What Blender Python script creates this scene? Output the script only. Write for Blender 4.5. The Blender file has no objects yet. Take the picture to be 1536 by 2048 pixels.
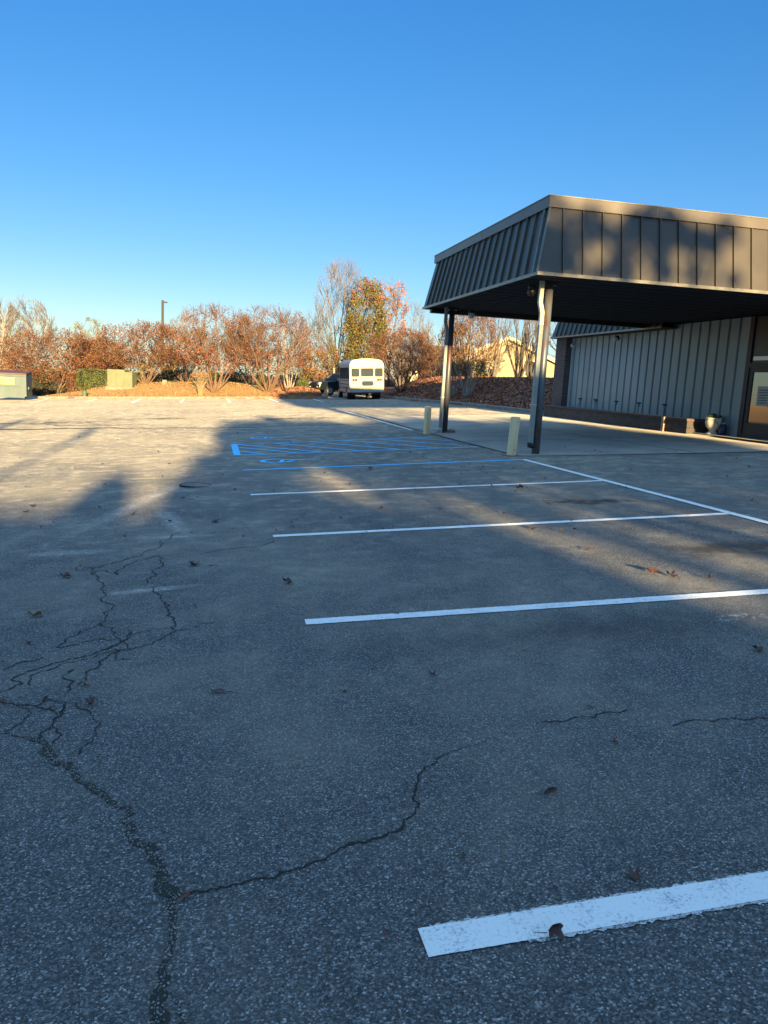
import bpy, bmesh, math, random
from mathutils import Vector, Matrix, noise
R=math.radians
random.seed(7)
scn=bpy.context.scene
C=scn.collection
# ---------------------------------------------------------------- camera
F,PITCH,ROLL,YAW=1554.94,0.167145,0.051988,0.218616
CAMZ=1.6
cy,sy=math.cos(YAW),math.sin(YAW)
fwd=Vector((sy*math.cos(PITCH),cy*math.cos(PITCH),-math.sin(PITCH)))
rt=Vector((cy,-sy,0)); up=rt.cross(fwd)
r2=rt*math.cos(ROLL)+up*math.sin(ROLL); u2=up*math.cos(ROLL)-rt*math.sin(ROLL)
cd=bpy.data.cameras.new('camera'); cam=bpy.data.objects.new('camera',cd); C.objects.link(cam)
cd.sensor_fit='HORIZONTAL'; cd.sensor_width=36; cd.lens=36*F/1536; cd.clip_end=3000; cd.clip_start=.05
M=Matrix((r2,u2,-fwd)).transposed().to_4x4(); M.translation=Vector((0,0,CAMZ)); cam.matrix_world=M
scn.camera=cam
# ---------------------------------------------------------------- light
SUN_EL=R(8.0); SUN_AZ=R(180-2.7)       # the sun stands behind the camera, a touch to the right
w=bpy.data.worlds.new('World'); scn.world=w; w.use_nodes=True
nt=w.node_tree; bg=nt.nodes['Background']
sky=nt.nodes.new('ShaderNodeTexSky'); sky.sky_type='NISHITA'; sky.sun_disc=False
sky.sun_elevation=R(11); sky.sun_rotation=SUN_AZ
sky.air_density=1.0; sky.dust_density=.2; sky.ozone_density=4.0; sky.altitude=0
gm_=nt.nodes.new('ShaderNodeGamma'); gm_.inputs[1].default_value=.72      # phone-camera response for the sky
hs_=nt.nodes.new('ShaderNodeHueSaturation'); hs_.inputs['Hue'].default_value=.512; hs_.inputs['Saturation'].default_value=1.38
nt.links.new(sky.outputs[0],gm_.inputs[0]); nt.links.new(gm_.outputs[0],hs_.inputs['Color'])
# brightness added overhead, above the sky in view, to lift the shade
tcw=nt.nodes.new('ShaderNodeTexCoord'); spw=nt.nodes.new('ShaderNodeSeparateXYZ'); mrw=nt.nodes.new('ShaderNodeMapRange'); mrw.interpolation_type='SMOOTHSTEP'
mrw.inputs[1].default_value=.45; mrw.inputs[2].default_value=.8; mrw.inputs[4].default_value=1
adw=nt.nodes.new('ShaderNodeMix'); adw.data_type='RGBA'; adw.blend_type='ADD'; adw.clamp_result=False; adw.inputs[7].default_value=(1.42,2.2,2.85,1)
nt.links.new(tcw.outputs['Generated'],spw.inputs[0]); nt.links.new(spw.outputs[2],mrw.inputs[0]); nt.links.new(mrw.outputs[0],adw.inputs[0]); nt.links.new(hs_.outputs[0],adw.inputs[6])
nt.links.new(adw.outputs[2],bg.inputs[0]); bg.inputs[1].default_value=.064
sd=bpy.data.lights.new('sun','SUN'); so=bpy.data.objects.new('sun',sd); C.objects.link(so)
sd.energy=3.3; sd.angle=R(.53); sd.color=(1,.74,.36)
sdir=Vector((math.sin(SUN_AZ)*math.cos(SUN_EL),math.cos(SUN_AZ)*math.cos(SUN_EL),math.sin(SUN_EL)))
so.rotation_euler=sdir.to_track_quat('Z','Y').to_euler()
scn.view_settings.view_transform='Standard'; scn.view_settings.look='None'
scn.view_settings.gamma=1; scn.view_settings.exposure=2.2
# ---------------------------------------------------------------- helpers
def smooth(t): t=max(0,min(1,t)); return t*t*(3-2*t)
def G(x,y):
    q=-.0096*y if y<20 else -.192-.0035*(y-20)
    if x>16: x=16+(1-math.exp(-(x-16)/8))*8
    if x<-30: x=-30-(1-math.exp((x+30)/8))*8
    return .0582*x+q
def ray(px,py):
    d=r2*(px-768)+u2*(1024-py)+fwd*F; return d.normalized()
def pxX(px,Y,py=745):      # X of the plumb line through a photo column at distance Y
    d=ray(px,py); return d.x/d.y*Y
def hit(px,py,h=0):
    d=ray(px,py); k=.5
    while k<400:
        a=d*k+Vector((0,0,CAMZ))
        if a.z<G(a.x,a.y)+h: break
        k*=1.01
    lo,hi=k/1.01,k
    for _ in range(30):
        m=(lo+hi)/2; a=d*m+Vector((0,0,CAMZ))
        if a.z<G(a.x,a.y)+h: hi=m
        else: lo=m
    return d*hi+Vector((0,0,CAMZ))
ORG={}
class MB:
    def __init__(s): s.v=[]; s.f=[]
    def quad(s,*p):
        n=len(s.v); s.v+= [tuple(q) for q in p]; s.f.append(tuple(range(n,n+len(p)))); return s
    def box(s,x0,x1,y0,y1,z0,z1,M=None):
        n=len(s.v); P=[(x0,y0,z0),(x1,y0,z0),(x1,y1,z0),(x0,y1,z0),(x0,y0,z1),(x1,y0,z1),(x1,y1,z1),(x0,y1,z1)]
        if M is not None: P=[tuple(M@Vector(q)) for q in P]
        s.v+=P; s.f+=[tuple(n+i for i in f) for f in ((0,3,2,1),(4,5,6,7),(0,1,5,4),(1,2,6,5),(2,3,7,6),(3,0,4,7))]; return s
    def tube(s,path,rad,n=8,cap=True,tw=0):
        path=[Vector(p) for p in path]; m=len(path)
        if not hasattr(rad,'__len__'): rad=[rad]*m
        b=len(s.v); ref=None
        for i,p in enumerate(path):
            t=(path[min(i+1,m-1)]-path[max(i-1,0)])
            if t.length<1e-9: t=Vector((0,0,1))
            t.normalize()
            if ref is None:
                ref=t.orthogonal().normalized()
                if abs(t.z)>.9: ref=Vector((1,0,0))
            a=(ref-t*ref.dot(t)).normalized(); ref=a; c=t.cross(a)
            for k in range(n):
                an=2*math.pi*(k+tw)/n; s.v.append(tuple(p+(a*math.cos(an)+c*math.sin(an))*rad[i]))
        for i in range(m-1):
            for k in range(n):
                k2=(k+1)%n; s.f.append((b+i*n+k,b+i*n+k2,b+(i+1)*n+k2,b+(i+1)*n+k))
        if cap:
            s.f.append(tuple(b+k for k in range(n))[::-1]); s.f.append(tuple(b+(m-1)*n+k for k in range(n)))
        return s
    def lathe(s,c,prof,n=20):
        b=len(s.v)
        for r_,z in prof:
            for k in range(n):
                a=2*math.pi*k/n; s.v.append((c[0]+r_*math.cos(a),c[1]+r_*math.sin(a),c[2]+z))
        for i in range(len(prof)-1):
            for k in range(n):
                k2=(k+1)%n; s.f.append((b+i*n+k,b+i*n+k2,b+(i+1)*n+k2,b+(i+1)*n+k))
        s.f.append(tuple(b+k for k in range(n))[::-1]); s.f.append(tuple(b+(len(prof)-1)*n+k for k in range(n)))
        return s
    def prism(s,poly,ext):     # planar polygon pushed along ext
        n=len(s.v); m=len(poly); e=Vector(ext)
        s.v+=[tuple(p) for p in poly]+[tuple(Vector(p)+e) for p in poly]
        s.f.append(tuple(range(n,n+m))[::-1]); s.f.append(tuple(range(n+m,n+2*m)))
        for k in range(m): k2=(k+1)%m; s.f.append((n+k,n+k2,n+m+k2,n+m+k))
        return s
    def build(s,name,mat,parent=None,org=None,smooth_=False,bevel=0):
        o0=Vector((0,0,0))
        if parent is not None: o0=ORG.get(parent,o0)
        if org is not None: o0=Vector(org)
        me=bpy.data.meshes.new(name); me.from_pydata([(x-o0.x,y-o0.y,z-o0.z) for x,y,z in s.v],[],s.f); me.update()
        o=bpy.data.objects.new(name,me); C.objects.link(o)
        me.materials.append(mat)
        if smooth_:
            for p in me.polygons: p.use_smooth=True
        if parent is not None: o.parent=parent; ORG[o]=o0
        else: o.location=o0; ORG[o]=o0
        if bevel:
            md=o.modifiers.new('bevel','BEVEL'); md.width=bevel; md.segments=2; md.limit_method='ANGLE'
        return o
def tag(o,label,cat,group=None,kind=None):
    if label: o['label']=label
    if cat: o['category']=cat
    if group: o['group']=group
    if kind: o['kind']=kind
    return o
def thing(name,loc,label,cat,group=None):
    o=bpy.data.objects.new(name,None); C.objects.link(o); o.location=loc; ORG[o]=Vector(loc); o.empty_display_size=.2
    return tag(o,label,cat,group)
def struct(o): o['kind']='structure'; return o
# ---------------------------------------------------------------- materials
def newmat(name):
    m=bpy.data.materials.new(name); m.use_nodes=True; return m,m.node_tree,m.node_tree.nodes['Principled BSDF']
def N(nt,t,**k):
    n=nt.nodes.new(t)
    for a,b in k.items(): setattr(n,a,b)
    return n
def ramp(nt,stops,src,interp='LINEAR'):
    r=N(nt,'ShaderNodeValToRGB'); e=r.color_ramp.elements; r.color_ramp.interpolation=interp
    while len(e)<len(stops): e.new(.5)
    for i,(p,c) in enumerate(stops):
        e[i].position=p; e[i].color=(*c,1) if len(c)==3 else c
    nt.links.new(src,r.inputs[0]); return r.outputs[0]
def coord(nt,which='Object',scale=(1,1,1)):
    tc=N(nt,'ShaderNodeTexCoord'); mp=N(nt,'ShaderNodeMapping'); mp.inputs['Scale'].default_value=scale
    nt.links.new(tc.outputs[which],mp.inputs[0]); return mp.outputs[0]
def noise_(nt,vec,scale,detail=4,rough=.6):
    n=N(nt,'ShaderNodeTexNoise'); n.inputs['Scale'].default_value=scale; n.inputs['Detail'].default_value=detail; n.inputs['Roughness'].default_value=rough
    nt.links.new(vec,n.inputs['Vector']); return n.outputs['Fac']
def mixc(nt,fac,a,b,blend='MIX'):
    m=N(nt,'ShaderNodeMix',data_type='RGBA',blend_type=blend)
    for s,v in ((m.inputs[0],fac),(m.inputs[6],a),(m.inputs[7],b)):
        if hasattr(v,'links'): nt.links.new(v,s)
        elif isinstance(v,(tuple,list)): s.default_value=(*v,1)
        else: s.default_value=v
    return m.outputs[2]
def math_(nt,op,a,b=0,clamp=False):
    m=N(nt,'ShaderNodeMath',operation=op,use_clamp=clamp)
    for s,v in ((m.inputs[0],a),(m.inputs[1],b)):
        if hasattr(v,'links'): nt.links.new(v,s)
        else: s.default_value=v
    return m.outputs[0]
def bump(nt,b,h,strength=.3,dist=.01):
    n=N(nt,'ShaderNodeBump'); n.inputs['Strength'].default_value=strength; n.inputs['Distance'].default_value=dist
    nt.links.new(h,n.inputs['Height']); nt.links.new(n.outputs[0],b.inputs['Normal'])
def simple(name,c1,c2=None,scale=6,rough=.6,metal=0,bmp=.15,sc=(1,1,1),lo=.35,hi=.65,dist=.01):
    m,nt,b=newmat(name); c2=c2 or tuple(x*.8 for x in c1)
    v=coord(nt,scale=sc); f=noise_(nt,v,scale)
    nt.links.new(ramp(nt,[(lo,c1),(hi,c2)],f),b.inputs['Base Color'])
    b.inputs['Roughness'].default_value=rough; b.inputs['Metallic'].default_value=metal
    if rough>.8: b.inputs['Diffuse Roughness'].default_value=1
    if bmp: bump(nt,b,noise_(nt,v,scale*6),bmp,dist)
    return m
def leafmat(name,cols,rough=.7,trans=.25):
    m,nt,b=newmat(name); g=N(nt,'ShaderNodeNewGeometry')
    st=[(i/(len(cols)),c) for i,c in enumerate(cols)]
    nt.links.new(ramp(nt,st,g.outputs['Random Per Island'],'CONSTANT'),b.inputs['Base Color'])
    b.inputs['Roughness'].default_value=rough
    return m
def brick(name,c1,c2,mortar,scale=1.0,rot=None):
    m,nt,b=newmat(name); tc=N(nt,'ShaderNodeTexCoord'); sp=N(nt,'ShaderNodeSeparateXYZ'); cb=N(nt,'ShaderNodeCombineXYZ')
    nt.links.new(tc.outputs['Object'],sp.inputs[0])
    nt.links.new(math_(nt,'ADD',sp.outputs[0],sp.outputs[1]),cb.inputs[0]); nt.links.new(sp.outputs[2],cb.inputs[1])
    t=N(nt,'ShaderNodeTexBrick'); nt.links.new(cb.outputs[0],t.inputs['Vector'])
    t.inputs['Color1'].default_value=(*c1,1); t.inputs['Color2'].default_value=(*c2,1); t.inputs['Mortar'].default_value=(*mortar,1)
    t.inputs['Scale'].default_value=scale; t.inputs['Brick Width'].default_value=.21; t.inputs['Row Height'].default_value=.075; t.inputs['Mortar Size'].default_value=.008
    f=noise_(nt,tc.outputs['Object'],3); col=mixc(nt,math_(nt,'MULTIPLY',f,.6),t.outputs['Color'],(.05,.045,.05))
    nt.links.new(col,b.inputs['Base Color']); b.inputs['Roughness'].default_value=.9
    bump(nt,b,t.outputs['Fac'],-.4,.01); return m

def asphalt():
    m,nt,b=newmat('asphalt'); L=nt.links.new
    tc=N(nt,'ShaderNodeTexCoord'); v=tc.outputs['Object']
    vo=N(nt,'ShaderNodeTexVoronoi'); vo.inputs['Scale'].default_value=165; vo.inputs['Randomness'].default_value=1; L(v,vo.inputs['Vector'])
    vo2=N(nt,'ShaderNodeTexVoronoi'); vo2.inputs['Scale'].default_value=62; L(v,vo2.inputs['Vector'])
    sp=N(nt,'ShaderNodeSeparateColor'); L(vo.outputs['Color'],sp.inputs[0])
    sp2=N(nt,'ShaderNodeSeparateColor'); L(vo2.outputs['Color'],sp2.inputs[0])
    stone=ramp(nt,[(0,(.055,.057,.058)),(.4,(.10,.102,.10)),(.75,(.165,.165,.16)),(.93,(.27,.265,.255)),(1,(.48,.47,.45))],sp.outputs[0])
    # a binder darkening between stones
    edge=ramp(nt,[(.0,(1,1,1)),(.5,(.9,.9,.9)),(.9,(.55,.55,.56))],vo.outputs['Distance'])
    ed2=math_(nt,'MULTIPLY',vo.outputs['Distance'],1.0)
    stone=mixc(nt,1.0,stone,edge,'MULTIPLY')
    # worn zones; far lot painted paler for glancing sunlight, near lot darker
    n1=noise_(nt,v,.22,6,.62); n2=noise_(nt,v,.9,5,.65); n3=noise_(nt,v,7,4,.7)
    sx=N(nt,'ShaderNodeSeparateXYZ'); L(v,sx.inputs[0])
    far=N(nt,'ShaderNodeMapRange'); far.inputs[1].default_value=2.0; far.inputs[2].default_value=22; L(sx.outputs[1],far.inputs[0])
    wear_light=math_(nt,'ADD',math_(nt,'MULTIPLY',far.outputs[0],.62),math_(nt,'MULTIPLY',math_(nt,'SUBTRACT',n1,.46),2.0))
    wear_light=math_(nt,'ADD',wear_light,math_(nt,'MULTIPLY',math_(nt,'SUBTRACT',n2,.5),.9),True)
    worn_lit_tan=ramp(nt,[(.3,(.235,.213,.172)),(.7,(.40,.353,.27))],n3)
    col=mixc(nt,math_(nt,'MULTIPLY',wear_light,.8),stone,worn_lit_tan)
    # pale stone chips showing in patches
    chip=math_(nt,'MULTIPLY',ramp(nt,[(.86,(0,0,0)),(.9,(1,1,1))],sp2.outputs[0]),ramp(nt,[(.25,(1,1,1)),(.4,(0,0,0))],vo2.outputs['Distance']))
    def ell(cx,cyy,rx,ry,soft=.5,wob=.5,ang=0):
        mp=N(nt,'ShaderNodeMapping',vector_type='TEXTURE'); mp.inputs['Location'].default_value=(cx,cyy,0); mp.inputs['Scale'].default_value=(rx,ry,1000); mp.inputs['Rotation'].default_value=(0,0,ang); L(v,mp.inputs[0])
        ln=N(nt,'ShaderNodeVectorMath',operation='LENGTH'); L(mp.outputs[0],ln.inputs[0])
        d=math_(nt,'ADD',ln.outputs['Value'],math_(nt,'MULTIPLY',math_(nt,'SUBTRACT',n2,.5),wob*2))
        d=math_(nt,'ADD',d,math_(nt,'MULTIPLY',math_(nt,'SUBTRACT',n3,.5),wob))
        r=N(nt,'ShaderNodeMapRange'); r.inputs[1].default_value=1; r.inputs[2].default_value=1-soft; L(d,r.inputs[0]); return r.outputs[0]
    pale=math_(nt,'MAXIMUM',ell(-1.3,9.6,2.8,4.2,.8,.7),ell(-5,15,7,9,.9,.6))
    col=mixc(nt,math_(nt,'MULTIPLY',math_(nt,'MULTIPLY',pale,chip),.95),col,(.62,.59,.54))
    n4=noise_(nt,v,14,6,.75)
    chalk=ramp(nt,[(.52,(0,0,0)),(.66,(1,1,1))],n4)
    ps=math_(nt,'MAXIMUM',ell(-.95,10.6,.18,2.6,.8,.6,R(-14)),ell(-.45,9.0,.14,1.4,.8,.5,R(12)))
    ps=math_(nt,'MAXIMUM',ps,ell(-.35,8.15,.5,.1,.8,.5)); ps=math_(nt,'MAXIMUM',ps,ell(-1.3,7.6,.5,.14,.8,.5))
    ps=math_(nt,'MAXIMUM',ps,ell(-.47,6.06,.42,.07,.5,.4,R(10))); ps=math_(nt,'MAXIMUM',ps,ell(-.4,11.6,.3,.12,.8,.5))
    ps=math_(nt,'MAXIMUM',ps,ell(-7,17.5,6,.3,.9,.4)); ps=math_(nt,'MAXIMUM',ps,ell(-6,14.6,6,.22,.9,.4))
    col=mixc(nt,math_(nt,'MULTIPLY',math_(nt,'MULTIPLY',ps,math_(nt,'ADD',chalk,.3)),.85),col,(.55,.52,.47))
    oil=math_(nt,'MAXIMUM',ell(4.98,9.15,.42,.2,.4,1.2),ell(4.85,6.25,.95,.42,.5,.7))
    oil=math_(nt,'MAXIMUM',oil,ell(4.4,9.3,.3,.14,.5,.7)); oil=math_(nt,'MAXIMUM',oil,math_(nt,'MULTIPLY',ell(2.3,4.4,1.7,.4,1,.5),.6))
    oil=math_(nt,'MAXIMUM',oil,ell(-6.5,31,3.5,1.2,.9,.9)); oil=math_(nt,'MAXIMUM',oil,ell(3.3,31,2.2,1.2,.9,.9))
    oil=math_(nt,'MAXIMUM',oil,ell(-2.5,32.5,2.5,1.2,.9,.9))
    col=mixc(nt,math_(nt,'MULTIPLY',oil,.88),col,(.035,.036,.038))
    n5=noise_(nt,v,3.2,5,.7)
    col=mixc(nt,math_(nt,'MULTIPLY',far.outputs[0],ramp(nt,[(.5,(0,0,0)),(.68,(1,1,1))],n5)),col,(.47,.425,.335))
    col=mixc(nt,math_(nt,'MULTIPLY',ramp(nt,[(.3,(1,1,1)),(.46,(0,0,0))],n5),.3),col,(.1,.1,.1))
    red=ell(.0,12.5,.16,.14,.6,.6); col=mixc(nt,math_(nt,'MULTIPLY',red,math_(nt,'MULTIPLY',chalk,.9)),col,(.62,.16,.06))
    wht=math_(nt,'MULTIPLY',ell(3.5,4.4,.3,.1,.6,.7),chalk); col=mixc(nt,wht,col,(.6,.6,.6))
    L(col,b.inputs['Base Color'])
    b.inputs['Roughness'].default_value=.85; b.inputs['Specular IOR Level'].default_value=.2; b.inputs['Diffuse Roughness'].default_value=1.0
    hgt=math_(nt,'SUBTRACT',1,vo.outputs['Distance']); hgt=math_(nt,'ADD',hgt,math_(nt,'MULTIPLY',math_(nt,'SUBTRACT',1,vo2.outputs['Distance']),.5))
    hgt=math_(nt,'ADD',hgt,math_(nt,'MULTIPLY',n3,1.0))
    bump(nt,b,hgt,.7,.0035)
    return m
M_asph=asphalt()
M_conc=simple('pad_concrete',(.4,.365,.3),(.26,.24,.205),1.0,.85,bmp=.5,lo=.3,hi=.7)
M_kerb=simple('kerb_concrete',(.36,.31,.24),(.24,.2,.16),3,.85,bmp=.3)
def paint(name,c,worn,amount):
    m,nt,b=newmat(name); v=coord(nt); n=noise_(nt,v,85,5,.8); n2=noise_(nt,v,9,3,.6)
    f=math_(nt,'ADD',math_(nt,'MULTIPLY',n,.7),math_(nt,'MULTIPLY',n2,.3))
    nt.links.new(ramp(nt,[(amount-.04,worn),(amount+.04,c)],f),b.inputs['Base Color']); b.inputs['Roughness'].default_value=.8; b.inputs['Diffuse Roughness'].default_value=1
    bump(nt,b,noise_(nt,v,120,3),.6,.004); return m
M_white=paint('white_paint',(.82,.82,.8),(.42,.44,.46),.435)
M_oldw=paint('old_white_paint',(.6,.6,.58),(.12,.12,.12),.49)
M_blue=paint('blue_paint',(.1,.6,1.0),(.2,.45,.62),.39)
M_bluefaint=paint('faded_blue_paint',(.25,.42,.6),(.3,.33,.36),.5)
M_faded=paint('faded_white_paint',(.7,.66,.6),(.42,.38,.33),.5)
M_crack=simple('crack_fill',(.022,.024,.022),(.012,.012,.012),40,.95,bmp=.5)
M_moss=simple('moss_dirt',(.04,.045,.03),(.03,.028,.025),90,.95,bmp=.8)
M_grit=leafmat('grit',[(.12,.12,.12),(.2,.2,.19),(.08,.08,.09),(.3,.28,.25)])
M_fascia=simple('bronze_metal',(.11,.094,.073),(.088,.076,.062),.9,.42,.25,bmp=.03)
M_cap=simple('cap_metal',(.15,.125,.1),(.12,.1,.085),1.1,.42,.25,bmp=.03)
M_scrape=simple('scraped_metal',(.45,.43,.36),(.13,.12,.11),7,.5,.2,bmp=.1,sc=(1,1,.4))
M_edge=simple('drip_edge',(.27,.25,.2),(.17,.155,.13),5,.4,.4)
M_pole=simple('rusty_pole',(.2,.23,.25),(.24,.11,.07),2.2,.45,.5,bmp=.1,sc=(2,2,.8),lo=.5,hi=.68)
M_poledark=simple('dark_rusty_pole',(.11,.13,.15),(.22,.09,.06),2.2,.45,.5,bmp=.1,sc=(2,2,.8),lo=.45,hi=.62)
M_spout=simple('downspout_paint',(.3,.33,.31),(.24,.27,.25),3,.5,.1)
M_spoutc=simple('cream_downspout',(.85,.75,.52),(.72,.63,.43),3,.5,.1)
M_side=simple('siding',(.31,.385,.39),(.26,.32,.325),1.2,.55,.1,bmp=.04,sc=(1,1,.3))
M_trim=simple('light_trim',(.62,.66,.62),(.5,.53,.5),3,.5)
M_brick=brick('brown_brick',(.17,.11,.09),(.1,.07,.065),(.2,.19,.17))
M_brickdark=brick('stained_brick',(.12,.085,.07),(.06,.05,.048),(.12,.115,.1))
M_cream=simple('cream_post_paint',(.95,.74,.42),(.84,.63,.34),5,.6,bmp=.25,sc=(1,1,.25))
M_black=simple('black_plastic',(.02,.02,.022),(.012,.012,.014),8,.4)
M_dkalu=simple('dark_aluminium',(.025,.026,.03),(.018,.018,.022),3,.5,.3)
M_alu=simple('pale_aluminium',(.5,.5,.48),(.42,.42,.4),3,.35,.6)
M_soil=simple('soil',(.07,.06,.035),(.1,.1,.05),9,.95,bmp=.8)
def glass(name,base,rough=.03):
    m,nt,b=newmat(name); b.inputs['Base Color'].default_value=(*base,1); b.inputs['Roughness'].default_value=rough
    b.inputs['Specular IOR Level'].default_value=1.0; b.inputs['Coat Weight'].default_value=1; b.inputs['Coat IOR'].default_value=1.8; b.inputs['Coat Roughness'].default_value=.02; return m
M_glass=glass('dark_glass',(.02,.025,.03))
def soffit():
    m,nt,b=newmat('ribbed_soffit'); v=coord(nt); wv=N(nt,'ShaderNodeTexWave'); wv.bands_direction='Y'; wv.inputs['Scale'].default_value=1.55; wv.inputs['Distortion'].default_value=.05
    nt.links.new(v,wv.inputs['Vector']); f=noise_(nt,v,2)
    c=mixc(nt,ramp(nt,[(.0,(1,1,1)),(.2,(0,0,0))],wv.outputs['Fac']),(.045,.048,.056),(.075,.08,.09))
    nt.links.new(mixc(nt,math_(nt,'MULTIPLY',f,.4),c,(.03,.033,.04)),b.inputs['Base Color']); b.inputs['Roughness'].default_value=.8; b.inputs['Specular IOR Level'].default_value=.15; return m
M_soffit=soffit()
# ---------------------------------------------------------------- setting: ground
KERB=[hit(73,797),hit(300,797.5),hit(560,797.5),hit(648,798)]
KR=[(12.1,58),(11.9,54),(13.0,42.8),(13.35,35),(13.3,31.2)]
def klY(x):
    a,b=KERB[0],KERB[-1]; return a.y+(b.y-a.y)*(x-a.x)/(b.x-a.x)
def krX(y):
    if y>58: return 12.1
    for (xa,ya),(xb,yb) in zip(KR,KR[1:]):
        if yb<=y<=ya: return xa+(xb-xa)*(y-ya)/(yb-ya)
    return 13.3
def inset(x,y):
    # how far (m) a point stands inside a raised verge; negative on the lot
    xl=KERB[0].x+.0; dA=min(y-klY(x),KERB[-1].x-x if y<76 else 99)
    if y<klY(xl)+11: dA=min(dA,(x-xl))
    dB=min(x-krX(y),y-30.9) if y>30.9 else -9
    if y>76: dA=max(dA,y-76)
    return max(dA,dB)
def TZ(x,y):
    d=inset(x,y)
    if d<=.1: return G(x,y)-.12
    h=.14+.92*smooth((d-.1)/7.0)+.05*noise.noise(Vector((x*.5,y*.5,0)))*smooth(d/2)
    if x>12 and y<62: h=.14+1.25*smooth((d-.1)/4.6)+.12*noise.noise(Vector((x*.4,y*.4,0)))*smooth(d/2)
    elif 5.0<x<9 and y<66:
        h+=.55*math.exp(-((x-6.3)/1.6)**2-((y-klY(x)-2.2)/2.2)**2)
    return G(x,y)+h
def grid(xs,ys,f):
    b=MB()
    for y in ys:
        for x in xs: b.v.append((x,y,f(x,y)))
    n=len(xs)
    for j in range(len(ys)-1):
        for i in range(n-1): b.f.append((j*n+i,j*n+i+1,(j+1)*n+i+1,(j+1)*n+i))
    return b
def frange(a,b,s):
    out=[]; x=a
    while x<b-1e-6: out.append(x); x+=s
    return out
xs=[-900,-500,-300,-180,-110,-80,-60]+frange(-45,26,.6)+[26,32,40,60,90,140,250,500,900]
ys=[-400,-150,-60,-20,0,15,25]+frange(29,84,.6)+[84,88,95,105,120,150,200,300,500,900]
def verge():
    m,nt,b=newmat('straw_mulch'); v=coord(nt)
    f=noise_(nt,v,22,6,.8); g=noise_(nt,v,.55,4,.6)
    straw=ramp(nt,[(.25,(.16,.09,.035)),(.5,(.33,.19,.07)),(.75,(.46,.3,.12))],f)
    leaf=ramp(nt,[(.25,(.05,.022,.015)),(.5,(.2,.07,.035)),(.75,(.38,.15,.06))],f)
    sx=N(nt,'ShaderNodeSeparateXYZ'); nt.links.new(v,sx.inputs[0])
    r_=N(nt,'ShaderNodeMapRange'); r_.inputs[1].default_value=4.5; r_.inputs[2].default_value=8
    nt.links.new(math_(nt,'ADD',sx.outputs[0],math_(nt,'MULTIPLY',math_(nt,'SUBTRACT',g,.5),4)),r_.inputs[0])
    nt.links.new(mixc(nt,r_.outputs[0],straw,leaf),b.inputs['Base Color']); b.inputs['Roughness'].default_value=.95; b.inputs['Diffuse Roughness'].default_value=1
    bump(nt,b,f,1,.08); return m
M_verge=verge()
ter=struct(grid(xs,ys,TZ).build('ground',M_verge,smooth_=True))
xs=[-60,-45]+frange(-36,14,1.5)+[14,16,20,26,34,45]
ys=[-60,-40,-20]+frange(-10,20,2)+[20]+frange(22,92,3)
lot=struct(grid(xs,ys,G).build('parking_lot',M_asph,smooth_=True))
# concrete pad under the canopy, its joints
def sheet(poly,h,step=1.0):
    b=MB(); b.quad(*[(x,y,G(x,y)+h) for x,y in poly]); return b
def ribbon(pts,width,h,seg=.35,jit=0.0,thick=.0):
    """a painted strip on the ground; pts in plan"""
    b=MB(); P=[]
    for (xa,ya),(xb,yb) in zip(pts,pts[1:]):
        L=math.hypot(xb-xa,yb-ya); n=max(1,int(L/seg))
        for i in range(n): P.append((xa+(xb-xa)*i/n,ya+(yb-ya)*i/n,(xb-xa)/L,(yb-ya)/L))
    L=math.hypot(pts[-1][0]-pts[-2][0],pts[-1][1]-pts[-2][1]); P.append((*pts[-1],(pts[-1][0]-pts[-2][0])/L,(pts[-1][1]-pts[-2][1])/L))
    for i,(x,y,dx,dy) in enumerate(P):
        w=width/2
        wl=w+random.uniform(-jit,jit); wr=w+random.uniform(-jit,jit)
        a=(x-dy*wl,y+dx*wl); c=(x+dy*wr,y-dx*wr)
        b.v+=[(a[0],a[1],G(*a)+h),(c[0],c[1],G(*c)+h)]
    for i in range(len(P)-1): b.f.append((2*i,2*i+1,2*i+3,2*i+2))
    return b
pad=MB()
for j in range(15,31,1):
    y1=min(j+1,31)
    pad.quad(*[(x,y,G(x,y)+.006) for x,y in ((6.12+.05*math.sin(j),j),(10,j),(10,y1),(6.12+.05*math.sin(j+1),y1))]); pad.quad(*[(x,y,G(x,y)+.006) for x,y in ((10,j),(13.6,j),(13.6,y1),(10,y1))])
pad.quad(*[(x,y,G(x,y)+.006) for x,y in ((6.15,14.85),(10.4,14.5),(10,15),(6.12+.05*math.sin(15),15))]); pad.quad(*[(x,y,G(x,y)+.006) for x,y in ((10.4,14.5),(13.6,14.4),(13.6,15),(10,15))])
struct(pad.build('concrete_apron',M_conc))
jn=MB()
for ln in ([(9.9,14.6),(9.9,31)],[(6.2,22.6),(13.5,22.7)],[(6.2,18.7),(13.5,18.8)],[(6.15,26.6),(13.5,26.7)]):
    r_=ribbon(ln,.025,.010,.4,.004); n=len(jn.v); jn.v+=r_.v; jn.f+=[tuple(i+n for i in f) for f in r_.f]
r_=ribbon([(6.08,31),(6.1,22),(6.1,15.0),(7,14.85),(10.2,14.5),(13.6,14.35)],.05,.010,.3,.015); n=len(jn.v); jn.v+=r_.v; jn.f+=[tuple(i+n for i in f) for f in r_.f]
struct(jn.build('apron_joints',M_crack))
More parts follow.
